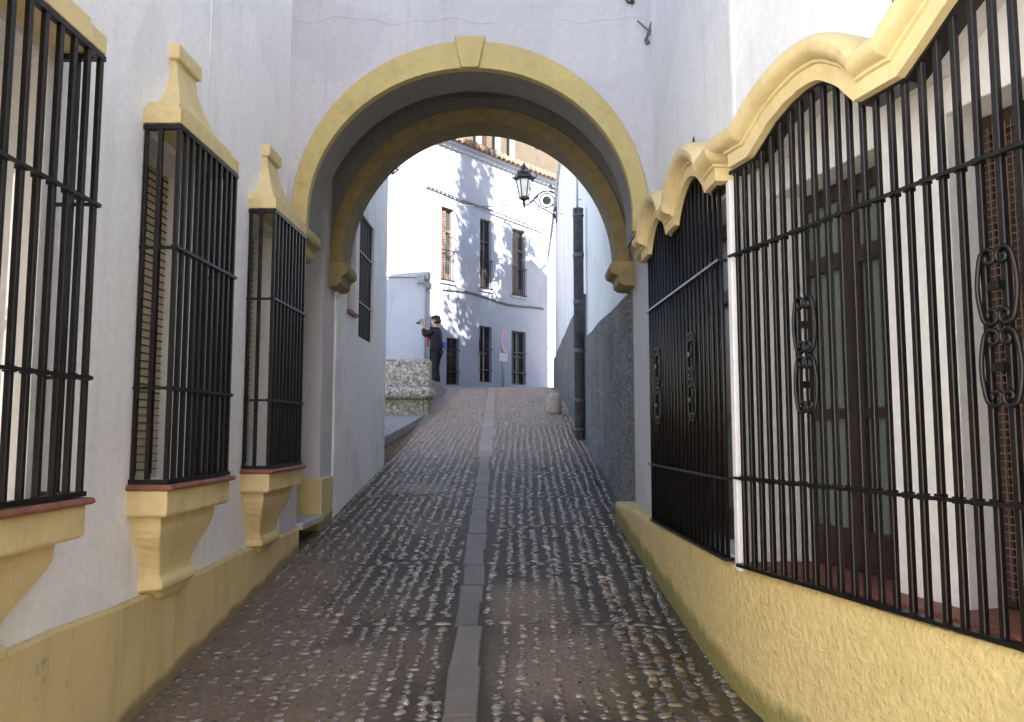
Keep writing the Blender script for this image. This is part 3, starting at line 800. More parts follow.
# cables in the corner by the arch
mb = MB()
pts = [(.905, 5.128, 4.95), (.900, 5.128, 4.62), (.903, 5.128, 4.47), (.895, 5.126, 4.40), (.885, 5.124, 4.35), (.862, 5.126, 4.31), (.835, 5.124, 4.27), (.84, 5.122, 4.24)]
mb.tube(pts, .007, 6); mb.tube([(.915, 5.126, 4.95), (.91, 5.126, 4.55), (.88, 5.124, 4.40), (.845, 5.124, 4.30)], .005, 6)
mb.tube([(.78, 5.125, 4.40), (.85, 5.12, 4.33)], .005, 6)
for p in [(.90, 5.122, 4.45), (.838, 5.12, 4.26), (.845, 5.118, 4.24)]: mb.lathe([(.004, -.012), (.014, -.008), (.014, .008), (.004, .012)], p, 8)
tag(mb.build('cable', CABLE), 'bundle of loose cables in the corner right of the arch, near the top', 'cable')
mb = MB(); mb.tube([(.70, 5.125, 5.2), (.70, 5.12, 4.56), (.72, 5.12, 4.525), (.745, 5.12, 4.53)], .008, 6); mb.lathe([(.006, -.02), (.016, -.012), (.016, .012), (.006, .02)], (.745, 5.118, 4.535), 8)
tag(mb.build('cable', CABLEB), 'short cable end hanging at the top edge above the arch', 'cable')
mb = MB(); mb.tube([F1(.965, 4.95, .025), F1(.97, 3.2, .025), F1(.945, 2.95, .02)], .007, 6)
tag(mb.build('cable', CABLEB), 'black cable running up the right wall behind the wavy cornice', 'cable')

# ------------------------------------------------------------------ HOUSE PAST THE ARCH, LEFT
L2 = thing('grey_house', 'weathered grey-white house just past the arch on the left, one slit window barred', 'house', (-1.6, 7.7, 1.05))
FL2 = frame((-1.58, 0), (0, 1), (-1, 0))
mb = MB(); wall_grid(mb, FL2, 6.5, 8.85, .5, 5.15, [(6.88, 7.20, 2.68, 3.60), (7.36, 8.06, 2.50, 3.72)], .22)
mb.box(6.5, 8.85, .5, 5.149, .22, 2.2, FL2); mb.box(6.5, 8.9, 5.151, 5.22, -.06, 2.2, FL2)
mb.build('wall', GREYW, L2, bevel=.012)
mb = MB(); mb.box(6.87, 7.22, 2.655, 2.685, -.03, .1, FL2); mb.build('sill', TERRA, L2)
mb = MB(); mb.box(6.885, 7.195, 2.69, 3.595, .20, .219, FL2); mb.build('window', simple('grey_shutter_paint', (.25, .25, .26), .6), L2)
mb = MB()
for a, b, c, d in ((7.365, 7.42, 2.505, 3.715), (8.0, 8.055, 2.505, 3.715), (7.42, 8.0, 3.66, 3.715), (7.42, 8.0, 2.505, 2.57), (7.68, 7.74, 2.57, 3.66)): mb.box(a, b, c, d, .16, .2, FL2)
wn = mb.build('window', WOOD, L2)
mb = MB(); mb.box(7.4, 8.02, 2.55, 3.68, .19, .197, FL2); mb.build('pane', GLASS, wn)
mb = MB()
for k in range(9): u = 7.39+.64*k/8; mb.bar((u, 2.5, .03), (u, 3.72, .03), .009, FL2)
for z in (2.85, 3.35): mb.box(7.36, 8.06, z-.008, z+.008, .012, .0195, FL2)
mb.build('grille', IRON, wn)

# ------------------------------------------------------------------ SUNLIT HOUSE, RIGHT
R2 = thing('white_house', 'sunlit white house past the arch on the right with a rough grey plaster base', 'house', (.9, 12, 1.65))
R2W = plaster('bright_limewash', (.82, .815, .81), (.5, .48, .46), .4)
FR2 = frame((.90, 0), (0, 1), (1, 0))
mb = MB(); wall_grid(mb, FR2, 11.2, 22, .4, 8.0, [], .3); mb.prism([(6.63, .4), (11.2, .4), (11.2, 10.65), (8.75, 12.15), (6.63, 12.15)], FR2, 0, 4); mb.box(3.6, 6.629, 5.62, 10.2, .45, 4, FR2); mb.box(11.201, 22, .4, 7.99, .3, .8, FR2); mb.build('wall', R2W, R2)  # upper side block and sloped roofline shaped out of view to cast shade
def dado(mb, ya, yb, zta, ztb, w_, n):
    rings = []
    for i in range(n+1):
        f = i/n; y = ya+(yb-ya)*f; zt = zta+(ztb-zta)*f+.01*math.sin(y*2.3)
        wq = w_ if y > 6.7 or ya > 7 else .004+(w_-.004)*max(0, (y-6.42)/.28)
        rings.append([FR2(y, zg(y)-.3, wq-.008*(y > 6.7)), FR2(y, zt-.02, wq+.004*math.sin(y*4)*(y > 6.7)), FR2(y, zt, wq+.02), FR2(y, zt, .05), FR2(y, zg(y)-.3, .05)])
    mb.loft(rings)
mb = MB(); dado(mb, 6.42, 11.18, 2.76, 2.95, -.035, 24); dado(mb, 11.20, 21.9, 3.58, 3.64, -.062, 40); mb.build('rough_base', ROUGH, R2)
dp = MB()
px, py, pr = .785, 11.05, .073
dp.lathe([(pr, zg(11.05)-.05), (pr, 4.78), (pr+.006, 4.78), (pr+.006, 4.80), (pr-.02, 4.81)], (px, py, 0), 20)
for z in (1.62, 2.02, 2.04, 2.72, 2.75, 3.42, 3.45, 4.10, 4.13, 4.70): dp.lathe([(pr, z-.018), (pr+.009, z-.012), (pr+.009, z+.012), (pr, z+.018)], (px, py, 0), 20)
o = dp.build('drainpipe_guard', PIPE, R2)
mb = MB(); mb.tube([(px-.01, py, 4.79), (px-.01, py, 5.6), (px+.05, py, 6.0), (px+.05, py, 10.5)], .016, 8)
mb.tube([(px-.03, py, 4.93), (px+.05, py, 4.94)], .008, 6); mb.build('drainpipe', PVC, o)

# ------------------------------------------------------------------ FAR FACADE
lf = math.hypot(.82, 1); ef = (.82/lf, 1/lf); inf_ = (-1/lf, .82/lf)
FFc = frame((-2.1, 21), ef, inf_)
# the facade bends gently
def FF_(u, v, w_=0):
    b = -.006*(u-1.5)**2
    p = FFc(u, v, w_+b-.05); return p
FH = thing('white_house', 'tall sunlit white house closing the street, with three upper windows and tiled eaves', 'house', (-1, 22, zg(22)))
wz = (5.64, 7.70)
fo = [(-.30, .19, *wz), (1.27, 1.76, *wz), (2.70, 3.30, *wz), (-.06, .42, 2.85, 4.12), (1.25, 1.77, 2.98, 4.58), (2.66, 3.30, 2.98, 4.58), (-.98, -.55, 2.85, 4.35)]
mb = MB()
us_extra = [(-2.6+i*.6, -2.6+i*.6, 0, 0) for i in range(1, 13)]
# subdivide in u for the bend by adding hairline-free grid columns
def wall_grid2(mb, F, u0, u1, v0, v1, ops, depth, extra):
    us = sorted({u0, u1, *extra, *[x for o in ops for x in o[:2]]}); vv = sorted({v0, v1, *[x for o in ops for x in o[2:4]]})
    for i in range(len(us)-1):
        for j in range(len(vv)-1):
            cu, cv = (us[i]+us[i+1])/2, (vv[j]+vv[j+1])/2
            if any(o[0] < cu < o[1] and o[2] < cv < o[3] for o in ops): continue
            mb.add([F(us[i], vv[j]), F(us[i+1], vv[j]), F(us[i+1], vv[j+1]), F(us[i], vv[j+1])], [(0, 1, 2, 3)])
    for a, b, c, d in ops:
        for p, q in (((a, c), (b, c)), ((b, c), (b, d)), ((b, d), (a, d)), ((a, d), (a, c))):
            mb.add([F(*p, 0), F(*q, 0), F(*q, depth), F(*p, depth)], [(0, 1, 2, 3)])
wall_grid2(mb, FF_, -3.6, 6.5, 2.3, 9.60, fo, .20, list(np.linspace(-3.6, 6.5, 17)))
mb.box(-3.6, 6.5, 2.3, 9.59, .75, 2.2, FFc)
mb.add([FF_(-3.6, 2.3), FF_(-3.6, 9.60), FFc(-3.6, 9.59, .75), FFc(-3.6, 2.3, .75)], [(0, 1, 2, 3)])

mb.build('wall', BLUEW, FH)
SHUT = WOODL
def far_window(u0, u1, z0, z1, kind):
    m = MB(); t = .045
    for a, b, c, d in ((u0, u0+t, z0, z1), (u1-t, u1, z0, z1), (u0+t, u1-t, z1-t, z1), (u0+t, u1-t, z0, z0+.25 if kind != 'dark' else z0+t), ((u0+u1)/2-.025, (u0+u1)/2+.025, z0+t, z1-t), (u0+t, u1-t, z0+1.4 if z1-z0 > 1.8 else z0+.8, z0+1.46 if z1-z0 > 1.8 else z0+.86)):
        m.box(a+.002, b-.002, c+.002, d-.002, .10, .16, FF_)
    o = m.build('window', SHUT if kind != 'dark' else WOOD, FH)
    m = MB(); m.box(u0+.02, u1-.02, z0+.02, z1-.02, .145, .155, FF_); m.build('pane', GLASS, o)
    if kind == 'shutter':
        m = MB(); m.box(u0+.04, (u0+u1)/2-.02, z0+.05, z1-.1, .06, .09, FF_)
        for k in range(26): z = z0+.1+k*(z1-z0-.2)/26; m.box(u0+.06, (u0+u1)/2-.04, z, z+.02, .045, .0599, FF_)
        m.build('shutter', SHUT, o)
    return o
for (a, b, c, d), kd in zip(fo[:3], ('shutter', 'dark', 'shutter')):
    o = far_window(a, b, c, d, kd)
    m = MB()
    for k in range(7): u = a+.03+(b-a-.06)*k/6; m.tube([FF_(u, c+.02, -.06), FF_(u, c+.86, -.06)], .007, 6)
    for z in (c+.04, c+.86): m.box(a-.02, b+.02, z-.01, z+.01, -.07, -.05, FF_); m.box(a-.018, a, z-.009, z+.009, -.05, .05, FF_); m.box(b, b+.018, z-.009, z+.009, -.05, .05, FF_)
    m.build('balcony_rail', IRON, o)
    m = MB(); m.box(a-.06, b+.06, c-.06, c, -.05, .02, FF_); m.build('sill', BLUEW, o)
for (a, b, c, d) in fo[3:]:
    o = far_window(a, b, c, d, 'dark'); o.name = 'window'
    m = MB()
    for k in range(6): u = a+.03+(b-a-.06)*k/5; m.tube([FF_(u, c+.02, -.02), FF_(u, d-.01, -.02)], .008, 6)
    for z in (c+.35, c+.95): m.box(a-.02, b+.03, z-.012, z+.012, -.04, -.028, FF_)
    m.build('grille', IRON, o)
# eaves: two cornice steps, then tile ends and roof slope
mb = MB(); us = list(np.linspace(-3.7, 6.4, 26))
for z0, z1, w_ in ((9.40, 9.50, -.07), (9.50, 9.585, -.16)):
    mb.strip([(u, z0) for u in us], [(u, z1) for u in us], FF_, w_, .3)
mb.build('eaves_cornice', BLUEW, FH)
mb = MB(); u = -3.7
while u < 6.4:
    a = FF_(u, 9.63, -.36); b = FF_(u, 10.05, 2.2)
    A, B = Vector(a), Vector(b)
    mb.tube([A, B], .075, 8)
    mb.tube([Vector(FF_(u+.105, 9.60, -.30)), Vector(FF_(u+.105, 10.0, 2.2))], .06, 6)
    u += .21
mb.strip([(u, 9.586) for u in us], [(u, 9.60) for u in us], FF_, -.28, .3)
rf = mb.build('roof', TILE, FH)
# ------------------------------------------------------------------ higher old house behind the roof
OB = thing('ochre_house', 'old brownish house rising behind the tiled roof, with pale posts', 'house', (2, 30, 2.9))
FO = lambda u, v, w_=0: FFc(u, v, 3.2+w_)
mb = MB(); mb.box(-1.0, 7.9, 2.9, 13.2, 0, 3, FO); mb.box(7.9, 10.6, 2.9, 14.2, .3, 3, FO); mb.build('wall', OCHRE, OB)
mb = MB()
for u in (4.35, 5.35, 6.15): mb.box(u-.07, u+.07, 9.5, 13.1, -.40, -.26, FO)
mb.build('post', PINKW, OB)
mb = MB(); mb.box(-1.1, 8.0, 13.2, 13.4, -.6, 3, FO); mb.build('roof', TILE, OB)
mb = MB(); mb.box(4.7, 5.1, 10.9, 12.5, -.03, 0.002, FO); mb.build('window', WOOD, OB)

# ------------------------------------------------------------------ low white house in shade on the left
BW = thing('white_wall', 'shaded white garden wall behind the stone bench on the left', 'wall', (-4, 18.7, 2.6))
mb = MB(); mb.box(-7.5, -2.36, 19.0, 19.4, 1.5, 5.50); mb.box(-7.5, -2.37, 19.01, 19.39, 5.501, 5.53); mb.build('wall', BLUEW2, BW, bevel=.02)
mb = MB(); mb.tube([(-2.42, 18.94, 2.6), (-2.42, 18.94, 5.2), (-2.42, 18.95, 5.3)], .03, 10)
for z in (3.2, 4.4): mb.lathe([(.03, -.03), (.04, -.02), (.04, .02), (.03, .03)], (-2.42, 18.94, z), 10)
mb.build('drainpipe', simple('grey_pipe_paint', (.26, .27, .30), .5), BW)
mb = MB(); mb.box(-2.62, -2.44, 18.86, 18.99, 5.22, 5.42); mb.box(-2.40, -2.27, 18.86, 18.96, 5.08, 5.22); mb.lathe([(.05, 0), (.07, .05), (.07, .16), (.03, .2)], (-2.36, 18.9, 5.30), 10)
for k in range(5): mb.tube([(-2.55+.05*k, 18.88, 5.3), (-2.50+.06*k, 18.82, 5.15-.03*k), (-2.3, 18.88, 5.1)], .012, 6)
tag(mb.build('junction_box', simple('grey_junction_box', (.22, .22, .22), .5)), 'grey cable junction box with loops on the corner of the shaded wall', 'junction box')

# ------------------------------------------------------------------ cables over the square
def cab(name, pts, r, lab, mat=CABLE, twist=False):
    m = MB(); m.tube(pts, r, 6)
    if twist:
        P_ = [Vector(p) for p in pts]; L = []
        for a, b in zip(P_, P_[1:]):
            for k in range(6):
                q = a.lerp(b, k/6); L.append(q+Vector((.03*math.sin(len(L)*1.3), 0, .03*math.cos(len(L)*1.3))))
        m.tube(L, r*.7, 6)
    return tag(m.build(name, mat), lab, 'cable')
def sag(a, b, s, n=14):
    A, B = Vector(a), Vector(b); return [A.lerp(B, i/n)-Vector((0, 0, s*4*(i/n)*(1-i/n))) for i in range(n+1)]
cab('cable', [FF_(u, 8.05+.0*u-.01*math.sin(u*3)-.04*u, -.06) for u in np.linspace(-.95, 1.2, 12)]+[FF_(u, 8.0-.045*(u-1.2), -.10) for u in np.linspace(1.4, 4.1, 12)], .022, 'upper twisted cable crossing the sunlit facade above its windows', twist=True)
cab('cable', sag(FF_(-.8, 7.72, -.06), (.02, 20.0, 7.55), .12), .014, 'thin cable running from the facade to the street lamp bracket')
cab('cable', [FF_(u, 5.42+.05*math.sin(u*1.9)-.02*u, -.04) for u in np.linspace(-.25, 4.15, 30)], .017, 'thick cable along the facade below its upper windows', twist=True)
cab('cable', sag((-6, 18.95, 5.48), (-2.5, 18.9, 5.36), .02), .014, 'cable along the top of the shaded garden wall')
cab('cable', sag((.83, 17.2, 7.9), FF_(4.25, 6.9, -.1), .1, 20), .03, 'pale twisted cable bundle hanging down beside the street lamp', simple('pale_cable', (.45, .45, .45), .6), True)
mb = MB(); mb.box(-1.72, -1.50, 8.9, 9.02, 4.92, 5.05)
for k in range(4): mb.tube([(-1.60, 8.92+.02*k, 5.05-.1*k), (-1.50+.02*(k % 2), 8.95, 5.0-.11*k), (-1.56, 8.98, 4.93-.1*k)], .016, 6)
mb.lathe([(.02, 0), (.05, .02), (.05, .1), (.02, .12)], (-1.52, 8.95, 4.80), 8)
tag(mb.build('cable_bracket', CABLE), 'grey cable bracket high on the corner of the weathered house', 'bracket')

# ------------------------------------------------------------------ street lamp
SL = thing('street_lamp', 'black wrought iron lantern on a scrolled wall bracket beyond the arch', 'street lamp', (.86, 20, 7.3))
LX, LY, LZ = .012, 20.0, 7.68
def sq(r, z, n=6, rot=0): return [(LX+r*math.cos(2*PI*k/n+rot), LY+r*math.sin(2*PI*k/n+rot), z) for k in range(n)]
mb = MB()
mb.loft([sq(.27, LZ+.50), sq(.30, LZ+.52), sq(.30, LZ+.56), sq(.20, LZ+.64), sq(.15, LZ+.70), sq(.15, LZ+.74), sq(.10, LZ+.78), sq(.05, LZ+.84), sq(.02, LZ+.95)])
for k in range(6):
    a = 2*PI*k/6; mb.tube([(LX+.29*math.cos(a), LY+.29*math.sin(a), LZ+.54), (LX+.33*math.cos(a), LY+.33*math.sin(a), LZ+.60), (LX+.30*math.cos(a), LY+.30*math.sin(a), LZ+.66)], .015, 6)
mb.build('lamp_roof', IRON, SL)
mb = MB()
for k in range(6):
    a = 2*PI*k/6; mb.tube([(LX+.12*math.cos(a), LY+.12*math.sin(a), LZ), (LX+.22*math.cos(a), LY+.22*math.sin(a), LZ+.50)], .014, 6)
mb.loft([sq(.06, LZ-.06), sq(.14, LZ-.02), sq(.14, LZ+.03), sq(.11, LZ+.031)])
mb.loft([sq(.235, LZ+.47), sq(.235, LZ+.499)])
mb.tube([(LX, LY, LZ-.25), (LX, LY, LZ-.05)], .03, 8); mb.lathe([(.02, -.03), (.05, 0), (.02, .03)], (LX, LY, LZ-.14), 8)
mb.build('lamp_frame', IRON, SL)
mb = MB(); mb.loft([sq(.11, LZ+.032), sq(.205, LZ+.469)])
mb.build('lamp_glass', simple('frosted_lamp_glass', (.55, .55, .52), .3, 0, .5, .1, 5, 0), SL)
FS = frame((.865, 20.0), (-1, 0), (0, 1))   # u = out from the wall
mb = MB()
mb.box(0, .03, 7.02, 7.92, -.03, .03, FS)
arm = [(.0, 7.75), (.15, 7.86), (.34, 7.86), (.5, 7.76), (.62, 7.62), (.74, 7.52), (.85, 7.5), (.88, 7.58), (.853, 7.64)]
def smoothp(p, n=5):
    P_ = [Vector((a, b, 0)) for a, b in p]; out = []
    for i in range(len(P_)-1):
        p0, p1, p2, p3 = P_[max(i-1, 0)], P_[i], P_[i+1], P_[min(i+2, len(P_)-1)]
        for k in range(n):
            t = k/n; out.append(.5*((2*p1)+(-p0+p2)*t+(2*p0-5*p1+4*p2-p3)*t*t+(-p0+3*p1-3*p2+p3)*t**3))
    out.append(P_[-1]); return [(q.x, q.y) for q in out]
mb.tube([FS(u, v, 0) for u, v in smoothp(arm)], .022, 8)
mb.tube([FS(u, v, 0) for u, v in smoothp([(.0, 7.1), (.12, 7.25), (.28, 7.36), (.45, 7.46), (.60, 7.62)])], .018, 8)
for cu, cv, r in ((.26, 7.62, .19), ):
    mb.tube([FS(cu+r*math.cos(a), cv+r*math.sin(a), 0) for a in np.linspace(0, 2*PI, 24)], .018, 8)
def spir(cu, cv, r, a0, tr, n=18):
    return [FS(cu+r*(1-.75*i/n)*math.cos(a0+tr*2*PI*i/n), cv+r*(1-.75*i/n)*math.sin(a0+tr*2*PI*i/n), 0) for i in range(n+1)]
for cu, cv, r, a0, tr in ((.09, 7.88, .08, -1, 1.2), (.15, 7.98, .06, 2, -1.2), (.09, 7.40, .08, 1, 1.2), (.07, 7.22, .05, 3, 1.2), (.56, 7.72, .07, 2, 1.2), (.70, 7.62, .06, 3, -1.2), (.45, 7.42, .06, 1, -1.2)):
    mb.tube(spir(cu, cv, r, a0, tr), .014, 6)
mb.lathe([(.01, -.02), (.11, -.012), (.13, 0), (.11, .012), (.01, .02)], (0, 0, 0), 14) if False else None
mb.build('bracket', IRON, SL)
mb = MB(); mb.prism([(.26+.115*math.cos(2*PI*k/18), 7.62+.115*math.sin(2*PI*k/18)) for k in range(18)], FS, -.015, .015); mb.build('medallion', IRON2, SL)

# ------------------------------------------------------------------ stone bench, kerb platform, guard stone
def rough_box(mb, x0, x1, y0, y1, z0, z1, r=.03, seed=0, nx=8, nz=4):
    ys_ = [y0, y0+r, y1-r, y1]
    mb.box(x0, x1, y0, y1, z0, z1)
BN = thing('stone_bench', 'rough speckled stone bench with a rounded seat slab at the left of the alley', 'bench', (-2.3, 14.0, zg(13.8)))
mb = MB(); mb.box(-3.6, -1.71, 14.08, 14.42, 2.39, 2.90); mb.build('backrest', GRAN, BN, bevel=.03)
mb = MB(); mb.box(-3.6, -1.635, 13.72, 14.46, 2.17, 2.385); mb.build('seat', GRAN, BN, bevel=.085)
mb = MB(); mb.box(-3.6, -1.80, 13.84, 14.40, 1.6, 2.165); mb.box(-1.795, -1.70, 13.86, 14.40, 1.6, 2.163); mb.build('base', SANDST, BN, bevel=.015)
PK = thing('stone_platform', 'low grey stone platform along the left side below the bench', 'platform', (-1.9, 11.5, 1.5))
mb = MB(); mb.prism([(-3.6, 8.86), (-1.60, 8.86), (-1.64, 10.5), (-1.745, 13.83), (-3.6, 13.83)], lambda u, v, w_: (u, v, w_+.073*(v-13.83)), 1.775, 1.89); mb.build('slab', KERB, PK, bevel=.012)
mb = MB(); mb.prism([(-3.6, 8.87), (-1.63, 8.87), (-1.67, 10.5), (-1.77, 13.82), (-3.6, 13.82)], lambda u, v, w_: (u, v, w_+.073*(v-13.83)), .9, 1.774); mb.build('base', SANDST, PK)
mb = MB()
prf = [(-.02, .125), (.05, .13), (.2, .13), (.28, .125), (.33, .11), (.355, .07), (.36, 0)]
rings = []
for z, h in prf:
    rings.append([(.535+h*math.cos(a)*(1+.05*math.sin(3*a+z*9)), 14.0+h*.85*math.sin(a)*(1+.05*math.cos(2*a)), zg(14)+z) for a in [2*PI*(k+.5)/12 for k in range(12)]])
mb.loft(rings[:-1], smooth=True); tag(mb.build('guard_stone', simple('pinkish_worn_stone', (.50, .39, .32), .8, 0, .3, .2, 18, .4), bevel=.0), 'small pinkish guard stone at the foot of the right wall near the crest', 'guard stone')

mb = MB(); mb.prism([(-3.6, 14.47), (-1.80, 14.47), (-1.88, 18.9), (-3.6, 18.9)], lambda u, v, w_: (u, v, w_+.118*(v-14.47)*.0), 1.6, 2.62)
struct(mb.build('sidewalk', KERB, bevel=.015))
# ------------------------------------------------------------------ road sign
SG = thing('road_sign', 'round red rimmed no parking sign on a thin grey post before the far house', 'road sign', (-.57, 22.0, zg(22)))
sx, sy, sz = -.57, 22.0, 4.15
an = R(76); FSg = frame((sx, sy), (math.cos(an), -math.sin(an)*-1), (math.sin(an)*1, -math.cos(an)*-1))
# disc turned away from the camera: u axis mostly along the view
def disc(r, w0, w1, mat, name, r0=0):
    m = MB(); P_ = [(r*math.cos(2*PI*k/32), sz+r*math.sin(2*PI*k/32)) for k in range(32)]
    if r0:
        Q = [(r0*math.cos(2*PI*k/32), sz+r0*math.sin(2*PI*k/32)) for k in range(32)]
        m.strip(P_+P_[:1], Q+Q[:1], FSg2, w0, w1)
    else: m.prism(P_, FSg2, w0, w1)
    return m.build(name, mat, SG)
nrm = Vector((math.sin(an), -math.cos(an)))   # faces right and slightly to the camera
FSg2 = frame((sx, sy), (-nrm.y, nrm.x), (-nrm.x, -nrm.y))
RED = simple('sign_red', (.45, .03, .025), .4); BLUE = simple('sign_blue', (.03, .08, .35), .4); GALV = simple('galvanised_grey', (.30, .31, .33), .5, .3)
disc(.325, .0, .012, GALV, 'sign_plate'); disc(.31, -.004, -.0005, BLUE, 'sign_face'); disc(.32, -.008, -.0042, RED, 'sign_rim', .24)
m = MB(); m.prism([(-.215, sz+.185), (-.185, sz+.215), (.215, sz-.185), (.185, sz-.215)], FSg2, -.0078, -.0043); m.build('sign_bar', RED, SG)
m = MB(); m.tube([(sx-.03, sy+.01, zg(22)-.05), (sx-.03, sy+.01, sz+.33)], .032, 10); m.build('post', GALV, SG)
m = MB(); m.box(sx-.12, sx+.11, sy-.05, sy-.03, 3.56, 3.80); m.build('small_plate', simple('pale_plate', (.5, .5, .5), .5), SG)

# ------------------------------------------------------------------ person
def skin(name, pts, edges, mat, parent, sub=2):
    """pts: dict name -> ((x,y,z), rx, ry)"""
    keys = list(pts); me = bpy.data.meshes.new(name)
    off = parent.location if parent else Vector((0, 0, 0)); q = parent.parent if parent else None
    me.from_pydata([Vector(pts[k][0])-off for k in keys], [(keys.index(a), keys.index(b)) for a, b in edges], [])
    o = bpy.data.objects.new(name, me); col.objects.link(o)
    if parent: o.parent = parent
    sm = o.modifiers.new('skin', 'SKIN'); sm.use_smooth_shade = True
    for i, k in enumerate(keys):
        s_ = me.skin_vertices[0].data[i]; r = pts[k][1:]; s_.radius = (r[0], r[-1]); s_.use_root = (i == 0)
    ss = o.modifiers.new('sub', 'SUBSURF'); ss.levels = sub; ss.render_levels = sub
    me.materials.append(mat); return o
SKIN = simple('skin', (.48, .28, .20), .5, 0, .4, .1, 20, .1)
BLK = simple('black_cloth', (.014, .013, .016), .8, 0, .3, .3, 25, .3)
HAT = simple('dark_olive_wool', (.028, .030, .024), .9, 0, .2, .3, 40, .4)
PX, PY = -2.05, 18.15; PZ = 2.625; PS = .96
PE = thing('person', 'person in black clothes and dark cap raising a camera with both hands', 'person', (PX, PY, PZ))
# he faces left (-x) and a little away; local frame: f forward, s to his left
fd = Vector((-.98, .18, 0)).normalized(); sd_ = Vector((fd.y*-1, fd.x, 0))*1
def PP(f, s_, z): 
    v = Vector((PX, PY, PZ))+fd*f+sd_*s_; return (v.x, v.y, v.z+z*PS)
body = {
 'pel': (PP(0, 0, .92), .06, .055), 'spine': (PP(.0, 0, 1.08), .085, .07), 'chest': (PP(.0, 0, 1.27), .10, .08), 'neckb': (PP(.01, 0, 1.43), .09, .07), 'neck': (PP(.03, 0, 1.49), .055, .055), 'head0': (PP(.045, 0, 1.56), .072, .08), 'head1': (PP(.045, 0, 1.64), .078, .095), 'head2': (PP(.035, 0, 1.70), .06, .07)}
be = [('pel', 'spine'), ('spine', 'chest'), ('chest', 'neckb'), ('neckb', 'neck'), ('neck', 'head0'), ('head0', 'head1'), ('head1', 'head2')]
for sg, nm in ((1, 'l'), (-1, 'r')):
    body.update({'sh'+nm: (PP(.0, sg*.165, 1.385), .05, .05), 'el'+nm: (PP(.23, sg*.21, 1.23), .040, .040), 'wr'+nm: (PP(.30, sg*.085, 1.455), .028, .028), 'pa'+nm: (PP(.325, sg*.080, 1.52), .032, .022),
                 'hi'+nm: (PP(0, sg*.085, .84), .07, .07), 'kn'+nm: (PP(.03, sg*.10, .47), .05, .05), 'an'+nm: (PP(-.02, sg*.10, .09), .038, .038), 'to'+nm: (PP(.13, sg*.12, .035), .04, .03)})
    be += [('chest', 'sh'+nm), ('sh'+nm, 'el'+nm), ('el'+nm, 'wr'+nm), ('wr'+nm, 'pa'+nm), ('pel', 'hi'+nm), ('hi'+nm, 'kn'+nm), ('kn'+nm, 'an'+nm), ('an'+nm, 'to'+nm)]
    for i, (df, ds, dz) in enumerate(((.035, .018, .045), (.035, .004, .055), (.03, -.010, .058), (.02, -.022, .048))):
        k = f'f{i}{nm}'; body[k] = (PP(.325+df*.6, sg*(.08+ds*.6), 1.545+dz*.3), .010, .010); body[k+'b'] = (PP(.325+df*.9, sg*(.065+ds*.6), 1.555+dz*.75), .009, .009)
        be += [('pa'+nm, k), (k, k+'b')]
    body['th'+nm] = (PP(.30, sg*.055, 1.53), .012, .012); body['thb'+nm] = (PP(.305, sg*.035, 1.545), .010, .010); be += [('pa'+nm, 'th'+nm), ('th'+nm, 'thb'+nm)]
body['nose'] = (PP(.13, 0, 1.615), .014, .016); be.append(('head1', 'nose'))
bo = skin('body', body, be, SKIN, PE)
jk = {'hem': (PP(0, 0, .82), .16, .13), 'wst': (PP(0, 0, 1.0), .165, .135), 'j1': (PP(0, 0, 1.25), .195, .15), 'j2': (PP(.005, 0, 1.42), .11, .10)}
je = [('hem', 'wst'), ('wst', 'j1'), ('j1', 'j2')]
for sg, nm in ((1, 'l'), (-1, 'r')):
    jk.update({'s'+nm: (PP(.0, sg*.18, 1.38), .085, .085), 'e'+nm: (PP(.23, sg*.215, 1.225), .072, .072), 'w'+nm: (PP(.295, sg*.092, 1.43), .050, .050)})
    je += [('j1', 's'+nm), ('s'+nm, 'e'+nm), ('e'+nm, 'w'+nm)]
skin('jacket', jk, je, BLK, PE)
tr = {'p': (PP(0, 0, .90), .13, .115)}; te = []
for sg, nm in ((1, 'l'), (-1, 'r')):
    tr.update({'h'+nm: (PP(0, sg*.09, .82), .105, .105), 'k'+nm: (PP(.03, sg*.10, .47), .076, .076), 'a'+nm: (PP(-.015, sg*.10, .10), .062, .062)}); te += [('p', 'h'+nm), ('h'+nm, 'k'+nm), ('k'+nm, 'a'+nm)]
skin('trousers', tr, te, BLK, PE)
for sg in (1, -1):
    skin('shoe', {'a': (PP(-.05, sg*.10, .05), .05, .05), 'b': (PP(.06, sg*.11, .045), .05, .042), 'c': (PP(.16, sg*.12, .03), .042, .03)}, [('a', 'b'), ('b', 'c')], simple('dark_leather', (.03, .025, .022), .5), PE, 1)
    mb = MB(); p = PP(.02, sg*.085, 1.615); mb.lathe([(.004, -.03), (.018, -.02), (.02, .0), (.018, .022), (.004, .032)], p, 8); mb.build('ear', SKIN, PE)
    mb = MB(); mb.lathe([(.002, -.01), (.010, 0), (.002, .01)], PP(.128, sg*.03, 1.635), 8); mb.build('eye', simple('eye_dark', (.03, .02, .015), .2), PE)
mb = MB(); mb.lathe([(.004, -.006), (.022, 0), (.004, .006)], PP(.118, 0, 1.562), 8); mb.build('mouth', simple('lips', (.34, .14, .12), .5), PE)
def head_shell(prof, f0, z0, name, mat):
    m = MB(); rings = []
    for rf_, rs, z, df in prof: rings.append([PP(f0+df+rf_*math.cos(a), rs*math.sin(a), z0+z) for a in [2*PI*k/16 for k in range(16)]])
    m.loft(rings, smooth=True); return m.build(name, mat, PE)
head_shell([(.085, .082, 1.55, -.03), (.10, .092, 1.62, -.03), (.09, .09, 1.68, -.025)], .02, 0, 'hair', simple('dark_hair', (.025, .018, .013), .6))
